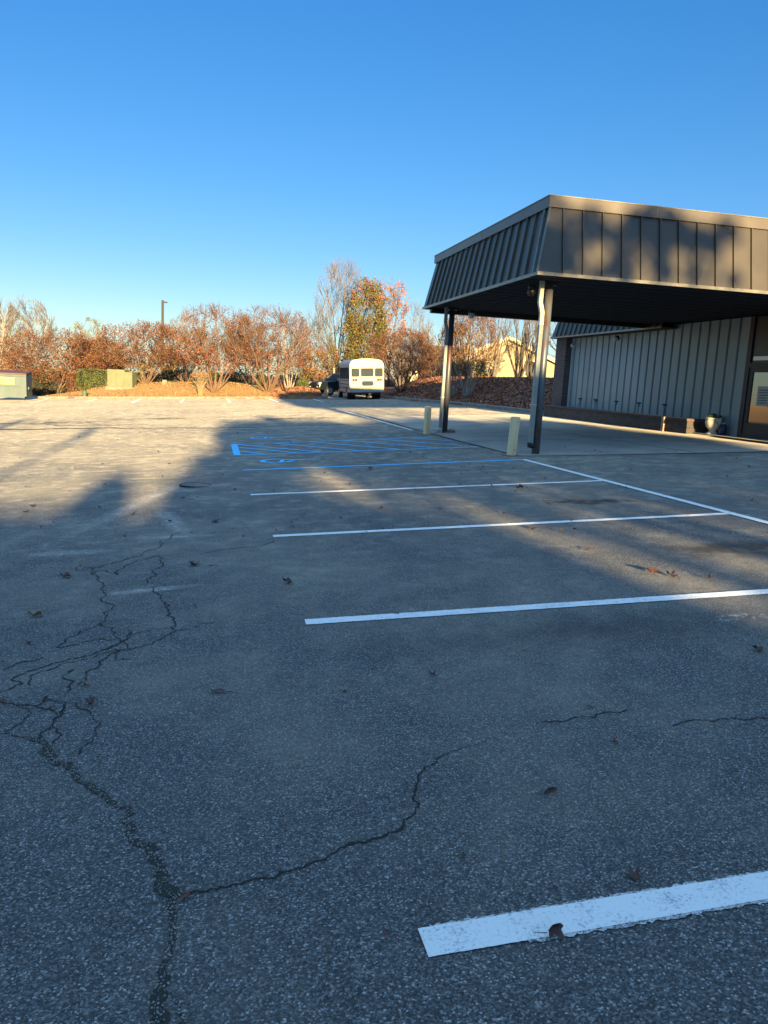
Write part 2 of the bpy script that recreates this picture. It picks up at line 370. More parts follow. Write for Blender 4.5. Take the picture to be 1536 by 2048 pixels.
# kerbs
def kerb(path,name,w=.16,h=.15,hp=None):
    b=MB(); P=[]
    for (xa,ya),(xb,yb) in zip(path,path[1:]):
        n=max(1,int(math.hypot(xb-xa,yb-ya)/1.0))
        P+=[(xa+(xb-xa)*i/n,ya+(yb-ya)*i/n) for i in range(n)]
    P.append(path[-1]); m=len(P)
    for i,(x,y) in enumerate(P):
        x0,y0=P[max(0,i-1)]; x1,y1=P[min(m-1,i+1)]; L=math.hypot(x1-x0,y1-y0); nx,ny=-(y1-y0)/L,(x1-x0)/L
        for o,z in ((0,-.1),(0,h-.02),(.02,h),(w,h),(w,-.1)):
            X,Y=x+nx*o,y+ny*o; b.v.append((X,Y,G(X,Y)+z))
    for i in range(m-1):
        for k in range(4): b.f.append((i*5+k,(i+1)*5+k,(i+1)*5+k+1,i*5+k+1))
    b.f+=[(0,1,2,3,4),tuple((m-1)*5+k for k in range(5))[::-1]]
    return struct(b.build(name,M_kerb))
K0=[(k.x,k.y-.05) for k in KERB]
kerb([(K0[0][0],K0[0][1]+11)]+K0+[(K0[-1][0]+.35,K0[-1][1]+.5),(K0[-1][0]+.2,K0[-1][1]+14)],'kerb')
kerb([(12.1,75),(12.1,58),(11.9,54),(13.0,42.8),(13.35,35),(13.3,31.2),(13.9,30.9)],'kerb')
# painted lines
def line(a,b,width,mat,name='parking_line',jit=.004,h=.005,seg=.06): return struct(ribbon([a,b],width,h,seg,jit).build(name,mat))
line((.603,1.905),(2.9,1.925),.118,M_white,h=.0062,seg=.006,jit=.0009)
line((.9,1.853),(2.9,1.87),.03,M_oldw,h=.0048,seg=.012,jit=.006)
line((.64,1.967),(2.9,1.987),.012,M_oldw,h=.0048,seg=.012,jit=.006)
line((.605,4.96),(5.9,4.87),.115,M_white,h=.006,jit=.003,seg=.02)
line((.6,7.91),(5.9,7.94),.11,M_white,h=.006)
line((.5,10.93),(5.9,11.02),.11,M_white,h=.006)
line((5.93,2.0),(5.93,14.32),.11,M_white,'stall_head_line',h=.010)
line((.5,14.0),(5.9,14.32),.11,M_blue,h=.006)
line((5.9,23.2),(5.88,38.4),.11,M_white,'stall_head_line',h=.010)
# access aisle
line((.45,16.85),(5.45,17.3),.1,M_blue,'access_aisle_line'); line((5.45,17.3),(6.02,17.34),.1,M_white,'access_aisle_line')
line((.45,19.72),(5.8,20.6),.1,M_blue,'access_aisle_line',h=.005)
line((.47,16.8),(.47,19.78),.15,M_blue,'access_aisle_line',h=.008)
for (a,b) in (((.55,17.75),(1.05,17.0)),((.55,18.8),(1.75,17.05)),((.55,19.65),(2.3,17.08)),((1.45,19.85),(3.15,17.15)),((2.4,20.0),(4.1,17.22)),((3.35,20.15),(5.0,17.28)),((4.25,20.3),(5.85,17.6)),((5.15,20.42),(5.95,19.1))):
    line(a,b,.09,M_blue,'access_aisle_stripe',h=.0068,seg=.1)
line((.3,22.75),(5.85,22.95),.1,M_bluefaint)
line((.5,25.6),(5.8,25.95),.1,M_faded); 
for y in (28.3,31.5,34.2,36.5): line((.2,y),(5.7,y+.15),.11,M_faded)
for y in (38.5,35.4,31.9): line((-13,y+1),(-9.5 ,y+.6),.11,M_faded)
for (p,q) in (((96,798),(60,806)),((194,798),(172,804)),((281,798),(264,805.5)),((367,799),(361.5,804.5)),((454.6,798),(460,804.5)),((540,798),(557,804.5)),((626,798.5),(646,803.6))):
    a=hit(*p); b=hit(*q); line((a.x,a.y),(b.x,b.y),.12,M_white if p[0]>250 else M_faded,h=.006,seg=.5)
# wheelchair symbols
def symbol(cx,cyy,s):
    b=MB()
    def rib(pts,w): 
        r_=ribbon(pts,w,.006,.05,.004); n=len(b.v); b.v+=r_.v; b.f+=[tuple(i+n for i in f) for f in r_.f]
    # head towards +x (read from the driving side)
    arc=[(cx-.15*s+.42*s*math.cos(R(a)),cyy+.05+.42*s*math.sin(R(a))) for a in range(75,372,14)]
    rib(arc,.14*s)
    rib([(cx-.02*s,cyy+.32*s),(cx+.62*s,cyy+.12*s)],.15*s)
    rib([(cx+.3*s,cyy+.2*s),(cx+.22*s,cyy-.22*s)],.09*s); rib([(cx,cyy+.25*s),(cx-.08*s,cyy-.25*s)],.11*s)
    rib([(cx-.08*s,cyy-.25*s),(cx-.4*s,cyy-.42*s)],.09*s)
    rib([(cx+.62*s,cyy+.1*s),(cx+1.05*s,cyy+.16*s)],.09*s)
    return struct(b.build('wheelchair_symbol',M_blue))
symbol(1.33,15.42,.72); symbol(1.38,21.6,.7)
# cracks
def crack(pts,w,seg=.03,jit=.5,rnd=.02):
    """jagged opened crack; pts are photo points, w widths in m"""
    P=[]; W=[]
    H=[hit(*q) for q in pts]
    def frac(p,q,lv,am):
        if lv==0 or (Vector(q)-Vector(p)).length<seg: return [p]
        L=math.hypot(q[0]-p[0],q[1]-p[1]); nx,ny=-(q[1]-p[1])/L,(q[0]-p[0])/L; d=random.uniform(-1,1)*am*L; t=random.uniform(.35,.65)
        m=(p[0]+(q[0]-p[0])*t+nx*d,p[1]+(q[1]-p[1])*t+ny*d)
        return frac(p,m,lv-1,am)+frac(m,q,lv-1,am)
    for i,(a,b) in enumerate(zip(H,H[1:])):
        pp=frac((a.x,a.y),(b.x,b.y),6,.2 if rnd>.003 else .1); n=len(pp)
        wa=w[i] if hasattr(w,'__len__') else w; wb=w[i+1] if hasattr(w,'__len__') else w
        for k,q in enumerate(pp):
            P.append(q); W.append((wa+(wb-wa)*k/n)*random.uniform(1-jit,1+jit)*(1+.5*noise.noise(Vector((q[0]*6,q[1]*6,0)))))
    P.append((H[-1].x,H[-1].y)); W.append(.002)
    b=MB(); m=len(P)
    for i,(x,y) in enumerate(P):
        x0,y0=P[max(0,i-1)]; x1,y1=P[min(m-1,i+1)]; L=math.hypot(x1-x0,y1-y0) or 1; nx,ny=-(y1-y0)/L*W[i]/2,(x1-x0)/L*W[i]/2
        b.v+=[(x+nx,y+ny,G(x+nx,y+ny)+.0035),(x-nx,y-ny,G(x-nx,y-ny)+.0035)]
    for i in range(m-1): b.f.append((2*i,2*i+1,2*i+3,2*i+2))
    return b,P,W
ck=MB(); ck2=MB(); grit=MB()
def add(dst,src): n=len(dst.v); dst.v+=src.v; dst.f+=[tuple(i+n for i in f) for f in src.f]
def C_(pts,w,wide=False,**k):
    b,P,W=crack(pts,w,**k); add(ck2 if wide else ck,b)
    if wide:
        for (x,y),ww in zip(P,W):
            for _ in range(5):
                s=random.uniform(.0015,.0045); X=x+random.uniform(-.55,.55)*ww; Y=y+random.uniform(-.55,.55)*ww; z=G(X,Y)+.004
                a=random.uniform(0,6.3); grit.v+=[(X+s*math.cos(a+t),Y+s*math.sin(a+t),z) for t in (0,1.6,3.1,4.7)]+[(X,Y,z+s)]
                n=len(grit.v)-5; grit.f+=[(n,n+1,n+4),(n+1,n+2,n+4),(n+2,n+3,n+4),(n+3,n,n+4)]
C_([(5,1465),(40,1474),(70,1482),(90,1505),(110,1527),(150,1550),(190,1585),(230,1608),(262,1622),(246,1640),(262,1675),(300,1692),(318,1735),(325,1775),(352,1795)],[.01,.016,.026,.034,.03,.026,.024,.022,.018,.016,.024,.03,.03,.045,.03],True,seg=.02,rnd=.006)
C_([(352,1795),(345,1840),(335,1900),(325,1950),(312,2010),(305,2060)],[.024,.02,.022,.026,.034,.04],True,seg=.02,rnd=.005)
C_([(340,1985),(352,2000),(365,2035),(372,2060)],.007,True,seg=.015,rnd=.003)
C_([(352,1795),(400,1785),(450,1775),(500,1762),(560,1745),(620,1728),(660,1710),(700,1688),(745,1678),(792,1664),(808,1640),(832,1625),(838,1610),(832,1580),(838,1560),(850,1535),(878,1515),(905,1503),(940,1492),(972,1478)],[.014,.007,.006,.006,.007,.007,.008,.013,.010,.008,.008,.008,.009,.009,.008,.007,.006,.005,.004,.002],False,seg=.018,rnd=.004)
# alligator cracking at left
A=[[(0,1400),(35,1410),(15,1462),(5,1465)],[(35,1410),(75,1413),(95,1392),(130,1405),(128,1412),(105,1450),(75,1480)],[(130,1405),(180,1430),(190,1465),(165,1495)],[(105,1450),(125,1470),(105,1490)],[(130,1412),(115,1430),(75,1412)],
 [(0,1385),(20,1378),(45,1368),(25,1358),(60,1342),(100,1330),(140,1318),(175,1312),(205,1300),(240,1285),(260,1262)],[(60,1372),(65,1350),(100,1340),(160,1322),(200,1308),(260,1300),(320,1280),(352,1262),(400,1248),(430,1245)],
 [(155,1370),(180,1340),(205,1320),(240,1302)],[(135,1385),(130,1350),(150,1340)],[(215,1300),(228,1268),(210,1240),(207,1225),(228,1210),(210,1190),(200,1178),(205,1170),(185,1150),(175,1135)],
 [(112,1295),(130,1280),(160,1262),(200,1248),(210,1246)],[(112,1295),(150,1290),(190,1280),(235,1278)],[(300,1175),(320,1195),(337,1210),(345,1235),(340,1255),(352,1262)],[(262,1300),(262,1270),(300,1262),(340,1258)],
 [(175,1135),(160,1130),(150,1142)],[(150,1142),(200,1135),(250,1120),(300,1100),(345,1070),(362,1065)],[(180,1150),(205,1140),(235,1150),(250,1135),(280,1120)],[(290,1170),(305,1140),(322,1125),(310,1112),(290,1120)],[(400,1108),(440,1100),(510,1095),(545,1080)],[(590,1055),(610,1035),(625,1022)],
 [(8,1340),(40,1325),(70,1322),(90,1315)],[(1085,1445),(1130,1443),(1165,1432),(1190,1436),(1210,1425),(1260,1420)],[(1345,1452),(1380,1442),(1440,1438),(1500,1440),(1545,1436)],[(1085,1000),(1110,1012)],[(970,930),(975,945),(990,958)],[(240,1300),(230,1320),(262,1318)],[(165,1495),(158,1510)],[(0,1330),(10,1322)]]
for a in A: C_(a,random.uniform(.006,.011),False,seg=.02,rnd=.014,jit=.7)
# long joint across the lot
C_([(-60,859),(100,858),(250,857),(400,856.5),(470,855),(560,852),(700,849),(868,848)],[.5,.35,.22,.2,.16,.1,.08,.06],False,seg=.15,rnd=.04,jit=.3)
C_([(60,848),(200,850),(300,849)],[.1,.2,.08],False,seg=.15,rnd=.05,jit=.5)
struct(ck.build('pavement_cracks',M_crack)); struct(ck2.build('pavement_cracks',M_moss))
struct(grit.build('crack_grit',M_grit))
# ---------------------------------------------------------------- the building with its drive-through canopy
bld=thing('building',(13.55,22,.6),'long low building with grey ribbed metal siding and a bronze metal canopy on round posts','building')
# -- ribbed siding (facing the lot)
WX=13.55; y=18.3; b=MB(); prof=[]
while y<28.6:
    prof+=[(y,WX),(y+.345,WX),(y+.36,WX+.05),(y+.425,WX+.05),(y+.445,WX)]; y+=.445
prof=[(min(a,28.62),x) for a,x in prof]+[(28.62,WX)]
for (ya,xa),(yb,xb) in zip(prof,prof[1:]):
    if yb-ya<1e-6: continue
    b.quad((xa,ya,.3),(xa,ya,3.72),(xb,yb,3.72),(xb,yb,.3))
b.build('siding',M_side,bld)
MB().box(WX-.03,WX+.02,28.62,28.72,.3,3.7).build('corner_trim',M_trim,bld)
MB().box(WX+.1,24,18.3,29.6,.2,3.7).box(WX+.1,24,10,18.3,.2,3.7).build('wall',M_side,bld)
MB().box(13.28,14.2,28.73,29.65,.2,3.68).build('brick_pier',M_brick,bld)
# -- mansard eave roof
def mansard(e0,e1,inset,z0,z1,n,seam,name,outward,parent,matp=M_fascia,seamh=.045,skip=()):
    """battered seamed panel from bottom edge e0-e1 (plan points); inset = plan vector to the top edge"""
    e0=Vector(e0);e1=Vector(e1);ins=Vector(inset)
    a0=Vector((e0.x,e0.y,z0)); a1=Vector((e1.x,e1.y,z0)); 
    return a0,a1
ms=MB(); ex=13.0; sl=.32; z0,z1=3.62,4.95
ms.quad((ex,29.55,z0),(ex+sl,29.25,z1),(ex+sl,21.6,z1),(ex,21.6,z0)); ms.quad((ex,29.55,z0),(24,29.55,z0),(24,29.25,z1),(ex+sl,29.25,z1))
yy=29.1
while yy>21.8:
    ms.prism([(ex-.002,yy,z0+.01),(ex-.045,yy,z0+.01),(ex+sl-.045,yy-.0,z1),(ex+sl-.002,yy,z1)],(0,.025,0)); yy-=.40
ms.build('mansard_roof',M_fascia,bld)
MB().box(ex-.03,ex+.0,21.6,29.6,z0-.04,z0+.02).box(ex,24,29.55,29.58,z0-.04,z0+.02).build('drip_edge',M_edge,bld)
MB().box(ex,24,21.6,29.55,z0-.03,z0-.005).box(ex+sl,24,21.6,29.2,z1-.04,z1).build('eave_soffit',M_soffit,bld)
# -- canopy
X0,Y0,Y1,ZS=5.95,14.38,22.85,3.78; XR=19.0; IN=.24; ZC=5.02; ZT=5.22
fs=MB()
fs.quad((X0,Y0,ZS),(X0,Y1,ZS),(X0+IN,Y1-IN,ZC),(X0+IN,Y0+IN,ZC))
fs.quad((X0,Y0,ZS),(X0+IN,Y0+IN,ZC),(XR,Y0+IN,ZC),(XR,Y0,ZS))
fs.quad((X0,Y1,ZS),(XR,Y1,ZS),(XR,Y1-IN,ZC),(X0+IN,Y1-IN,ZC))
yy=Y0+.62; k=0; scr=MB()
while yy<Y1-.3:
    t_=(yy-Y0)/(Y1-Y0); yt=Y0+IN+t_*(Y1-Y0-2*IN)
    fs.prism([(X0-.001,yy,ZS+.01),(X0-.045,yy,ZS+.01),(X0+IN-.045,yt,ZC),(X0+IN-.001,yt,ZC)],(0,.022,0))
    if k==0: scr.quad((X0-.004,yy+.03,ZS+.02),(X0-.004,yy+.12,ZS+.02),(X0+IN-.004,yt+.09,ZC-.02),(X0+IN-.004,yt+.03,ZC-.02))
    yy+=.462; k+=1
xx=X0+.48
while xx<XR-.2:
    t_=(xx-X0)/(XR-X0); xt=xx
    fs.prism([(xx,Y0-.001,ZS+.01),(xx,Y0-.045,ZS+.01),(xx,Y0+IN-.045,ZC),(xx,Y0+IN-.001,ZC)],(.022,0,0)); xx+=.411
fs.build('fascia_panels',M_fascia,bld)
scr.build('scraped_streak',M_scrape,bld)
cs=MB(); cs.prism([(X0-.012,Y0+.02,ZS+.01),(X0-.05,Y0+.0,ZS+.01),(X0+IN-.04,Y0+IN-.02,ZC),(X0+IN,Y0+IN,ZC)],(.0,-.035,0))
cs.prism([(X0-.014,Y0+.17,ZS+.01),(X0-.014,Y0+.22,ZS+.01),(X0+IN-.014,Y0+IN+.22,ZC),(X0+IN-.014,Y0+IN+.17,ZC)],(-.03,0,0))
cs.build('corner_trim',M_edge,bld)
cp=MB(); o_=.05
cp.box(X0+IN-o_,XR,Y0+IN-o_,Y0+IN,ZC,ZT).box(X0+IN-o_,X0+IN,Y0+IN,Y1-IN,ZC,ZT).box(X0+IN-o_,XR,Y1-IN,Y1-IN+o_,ZC,ZT)
cpo=cp.build('coping',M_cap,bld)
for xs_ in (8.4,11.4,14.4): MB().box(xs_,xs_+.02,Y0+IN-o_-.004,Y0+IN-o_-.0005,ZC+.005,ZT-.005).build('coping_joint',M_edge,cpo)
MB().box(X0+IN-o_-.004,X0+IN-o_-.0005,18.5,18.52,ZC+.005,ZT-.005).build('coping_joint',M_edge,cpo)
MB().box(X0+IN-o_-.012,XR,Y0+IN-o_-.012,Y1-IN+o_+.012,ZT+.001,ZT+.02).build('canopy_roof',M_edge,bld)
MB().box(X0-.03,X0,Y0-.03,Y1+.03,ZS-.05,ZS+.012).box(X0,XR,Y0-.03,Y0,ZS-.05,ZS+.012).box(X0,XR,Y1,Y1+.03,ZS-.05,ZS+.012).build('drip_edge',M_edge,bld)
sf=MB().box(X0,XR,Y0,Y1,ZS-.02,ZS)
yy=Y0+.2
while yy<Y1-.2: sf.box(X0+.02,XR,yy,yy+.03,ZS-.034,ZS-.0201); yy+=.305
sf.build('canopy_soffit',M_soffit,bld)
# beam rear
MB().box(X0+.15,XR,Y1-.35,Y1-.15,ZS-.16,ZS-.021).build('beam',M_black,bld)
def column(x,y,rad,mat,far):
    g=G(x,y)
    col=MB().tube([(x,y,g-.05),(x,y,ZS-.02)],rad,20).build('column',mat,bld,smooth_=True)
    MB().box(x-.12,x+.12,y-.12,y+.12,ZS-.1,ZS-.021).build('bracket',M_black,col)
    s=MB()
    dx=-.18; w_=.05
    top=ZS-.03; 
    xa=x-.19; 
    path=[(xa,y-.06,top),(xa-.01,y-.06,top-.42),(xa+.045,y-.06,top-.62),(xa+.045,y-.06,top-.86)]
    s.tube(path,.058,4,tw=.5)
    up_=s.build('downspout',M_spoutc if not far else M_spout,bld)
    s2=MB().tube([(xa+.045,y-.06,top-.86),(xa+.03,y-.06,g+.22 if not far else g+.12)],.06,4,tw=.5)
    d=s2.build('downspout',M_spout,bld)
    MB().box(xa-.035,xa+.09,y-.105,y+.0,g+1.02,g+1.035).build('strap',M_alu,d)
    if far: MB().tube([(xa+.03,y-.06,g+.14),(xa+.01,y-.07,g+.09),(xa-.13,y-.1,g+.06)],[.055,.06,.07],10).build('elbow',M_trim,d)
    else: MB().tube([(xa+.02,y-.06,g+.24),(xa+.01,y-.06,g+.18),(xa+.1,y-.05,g+.16)],[.055,.055,.05],10).build('elbow',M_black,d)
column(6.62,15.36,.083,M_pole,False)
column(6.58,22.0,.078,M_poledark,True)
def dome(x,y,z,m1,m2,s=1,out=(0,0,-1)):
    o=Vector(out)
    b_=MB().tube([(x,y,z),Vector((x,y,z))+o*.06*s],[.06*s,.055*s],12).build('security_camera',m1,bld,smooth_=True)
    q=MB(); c_=Vector((x,y,z))+o*.09*s
    q.lathe((c_.x,c_.y,c_.z),[(.005*s,-.07*s),(.045*s,-.05*s),(.065*s,0),(.05*s,.04*s),(.01,.055*s)],12).build('lens_dome',m2,b_,smooth_=True)
dome(6.3,15.5,ZS-.1,M_black,M_black,1.4); dome(6.55,15.35,ZS-.3,M_black,M_black,.5)
dome(7.0,21.5,ZS-.1,M_black,M_trim,1.5)
dome(13.45,28.3,3.3,M_trim,M_trim,1.2,(-1,0,0)); dome(13.35,24.8,3.45,M_black,M_trim,1.4,(-.8,0,-.4))
# -- glazed entrance at the right edge of the picture
dr=MB(); 
dr.box(WX-.02,WX+.1,18.12,18.28,.55,3.72)      # jamb
dr.box(WX-.02,WX+.1,10,18.12,2.42,2.54).box(WX-.02,WX+.1,10,18.12,.62,.72).box(WX-.02,WX+.1,15.6,15.75,.72,2.42).box(WX-.02,WX+.08,13.0,13.15,.72,2.42)
dr.build('door_frame',M_dkalu,bld)
MB().box(WX-.035,WX-.021,10,17.98,2.6,2.7).build('transom_bar',M_alu,bld)
MB().box(WX+.02,WX+.1,10,18.12,2.54,3.72).build('transom_panel',M_black,bld)
dd=MB().box(WX+.0,WX+.06,17.96,18.1,.72,2.42).box(WX+.0,WX+.06,15.76,15.88,.72,2.42).box(WX,WX+.06,15.88,17.96,.72,1.0).box(WX,WX+.06,15.88,17.96,2.3,2.42).build('door',M_dkalu,bld)
MB().box(WX+.02,WX+.04,15.88,17.96,1.0,2.3).build('glass_pane',M_glass,dd)
MB().tube([(WX-.05,16.05,1.35),(WX-.05,16.05,1.75)],.015,8).build('handle',M_alu,dd)
MB().box(WX+.02,WX+.04,10,15.6,.72,2.42).build('glass_pane',M_glass,bld)
MB().box(WX-.12,WX+.05,14.2,18.1,.56,.61).build('threshold',M_trim,bld)
pp=simple('paper',(.6,.6,.56),(.45,.45,.42),30,.7)
MB().box(WX-.002,WX+.001+.004,17.25,17.7,1.45,1.95).build('notice',pp,dd)
bq=MB()
for k in range(6): bq.box(WX-.005,WX-.0025,17.3,17.65,1.52+k*.065,1.54+k*.065)
bq.build('notice_text',M_dkalu,dd)
# low concrete kerb along the wall
struct(MB().box(13.08,13.6,10,19.55,.3,.615).build('walkway',M_conc))
m_=MB(); m_.box(12.55,13.07,14.6,18.45,0,.02)
mt=MB().quad(*[(x,y,G(x,y)+.02) for x,y in ((12.6,14.5),(13.07,14.5),(13.07,18.4),(12.85,18.45))]).quad(*[(x,y,G(x,y)+.012) for x,y in ((12.57,14.5),(12.6,14.5),(12.85,18.45),(12.83,18.48))]).build('door_mat',M_black,org=(12.9,16.5,G(12.9,16.5)))
tag(mt,'black rubber mat lying on the concrete in front of the glass door','door mat')
# -- planter
pl=thing('planter',(13.2,24.5,.55),'long low brick planter bed with stained brick against the ribbed wall','planter')
b=MB(); b.box(12.87,13.0,19.56,29.4,.25,.93).box(13.0,13.52,19.56,19.68,.25,.93).box(13.0,13.28,29.28,29.4,.25,.93)
b.build('brick_wall',M_brickdark,pl)
MB().box(12.83,13.03,19.53,29.44,.931,.99).box(13.03,13.52,19.53,19.71,.931,.99).build('brick_cap',M_brick,pl)
MB().box(13.0,13.52,19.68,29.28,.5,.9).build('soil',M_soil,pl)
MB().box(12.78,12.868,20.6,20.72,.3,.98).build('added_buttress',simple('pale_sliver',(.6,.48,.34),(.3,.18,.12),9,.8),pl)  # buttress added to catch sun, coloured pale like a sliver of light
gm=leafmat('dry_weeds',[(.28,.25,.14),(.15,.16,.07),(.35,.3,.2)])
b=MB()
for k in range(500):
    x=random.uniform(13.0,13.45); y=random.uniform(19.8,29.2); h=random.uniform(.02,.1); a=random.uniform(0,6)
    b.quad((x,y,.89),(x+.012,y,.89),(x+.03*math.cos(a),y+.03*math.sin(a),.9+h))
tag(b.build('weeds',gm,pl),None,None,kind='stuff')
for i,(y,ln) in enumerate(((27.2,.06),(25.77,0),(24.29,0),(22.84,0),(21.35,0))):
    wh=['farthest of the five, tilted, near the brick pier','second from the brick pier','middle one of the five','fourth from the brick pier','nearest of the five, beside the added pale buttress'][i]
    t=thing('solar_light',(13.22,y,.9),'black solar stake light, '+wh,'garden light','solar stake lights in the brick planter')
    L_=ln*2
    MB().tube([(13.22,y,.88),(13.22+ln,y-L_*.8,1.2)],.012,6).build('stake',M_black,t)
    c_=(13.22+ln,y-L_*.8,1.2)
    MB().lathe(c_,[(.03,0),(.045,.02),(.045,.09),(.03,.1)],10).build('lens',simple('frosted_lens',(.35,.38,.36)),t,smooth_=True)
    MB().lathe(c_,[(.09,.1),(.095,.115),(.05,.135),(.01,.14)],12).build('cap',M_black,t,smooth_=True)
# -- urn, jug
M_urn=simple('urn_stone',(.85,.78,.62),(.6,.54,.42),5,.8,bmp=.4)
u=thing('urn_planter',(13.3,19.0,.615),'cream stone urn with an embossed swirl and small green plant beside the entrance wall','urn')
MB().lathe((13.3,19.0,.615),[(.16,0),(.165,.03),(.1,.06),(.075,.09),(.11,.13),(.18,.2),(.215,.3),(.215,.36),(.2,.4),(.225,.43),(.225,.45),(.19,.45),(.18,.42)],24).build('bowl',M_urn,u,smooth_=True)
q=MB().tube([(13.19,18.80,.92),(13.22,18.79,.95),(13.27,18.785,.93),(13.3,18.785,.88),(13.34,18.79,.86)],.008,6).build('embossing',M_poledark,u)
b=MB()
for k in range(260):
    a=random.uniform(0,6.28); r_=random.uniform(0,.23); x=13.3+r_*math.cos(a); y=19+r_*math.sin(a); z=1.05+random.uniform(0,.1)*(1.3-r_*3)
    s=.03; a2=random.uniform(0,6.28); b.quad((x,y,z),(x+s*math.cos(a2),y+s*math.sin(a2),z+random.uniform(-.02,.02)),(x+s*.5*math.cos(a2+1.2),y+s*.5*math.sin(a2+1.2),z+.03))
tag(b,None,None) if 0 else b.build('plant',leafmat('urn_leaves',[(.05,.09,.03),(.08,.11,.03),(.03,.05,.02)]),u)
M_navy=simple('navy_plastic',(.02,.035,.1),(.015,.025,.07),4,.3)
u=thing('jug',(13.42,18.72,.615),'dark blue plastic jug with a pale cap, right of the cream urn','jug')
MB().lathe((13.42,18.72,.615),[(.09,0),(.1,.02),(.1,.2),(.07,.28),(.035,.3)],16).build('body',M_navy,u,smooth_=True)
MB().lathe((13.42,18.72,.915),[(.04,0),(.04,.03),(.01,.035)],12).build('cap',M_trim,u)
MB().tube([(13.36,18.66,.86),(13.33,18.6,.9),(13.34,18.6,.78),(13.37,18.64,.72)],.012,6).build('handle',M_navy,u)
# -- bollards
def bollard(px,py,h,lx,ly,label,rust):
    p=hit(px,py); t=thing('bollard',(p.x,p.y,G(p.x,p.y)),label,'bollard','cream timber bollards beside the canopy posts')
    Mx=Matrix.Translation((p.x,p.y,G(p.x,p.y)))@Matrix.Shear('XY',4,(lx,ly))@Matrix.Rotation(R(14),4,'Z')
    post=MB().box(-.072,.072,-.072,.072,-.05,h,Mx).build('post',M_cream,t,bevel=.008)
    for z in (h-.1,.12): MB().tube([Mx@Vector((.02,-.0715,z)),Mx@Vector((.02,-.077,z))],.011,8).build('bolt',M_poledark,post)
    MB().box(-.16,.16,-.12,.13,-.02,.006,Matrix.Translation((p.x,p.y,G(p.x,p.y)+.002))@Matrix.Rotation(R(8),4,'Z')).build('base_patch',M_poledark,t)
bollard(1022,911,.80,.045,0,'cream painted square timber bollard left of the nearer canopy post',1)
bollard(853,869,.80,.0,0,'cream painted square timber bollard left of the farther canopy post',0)
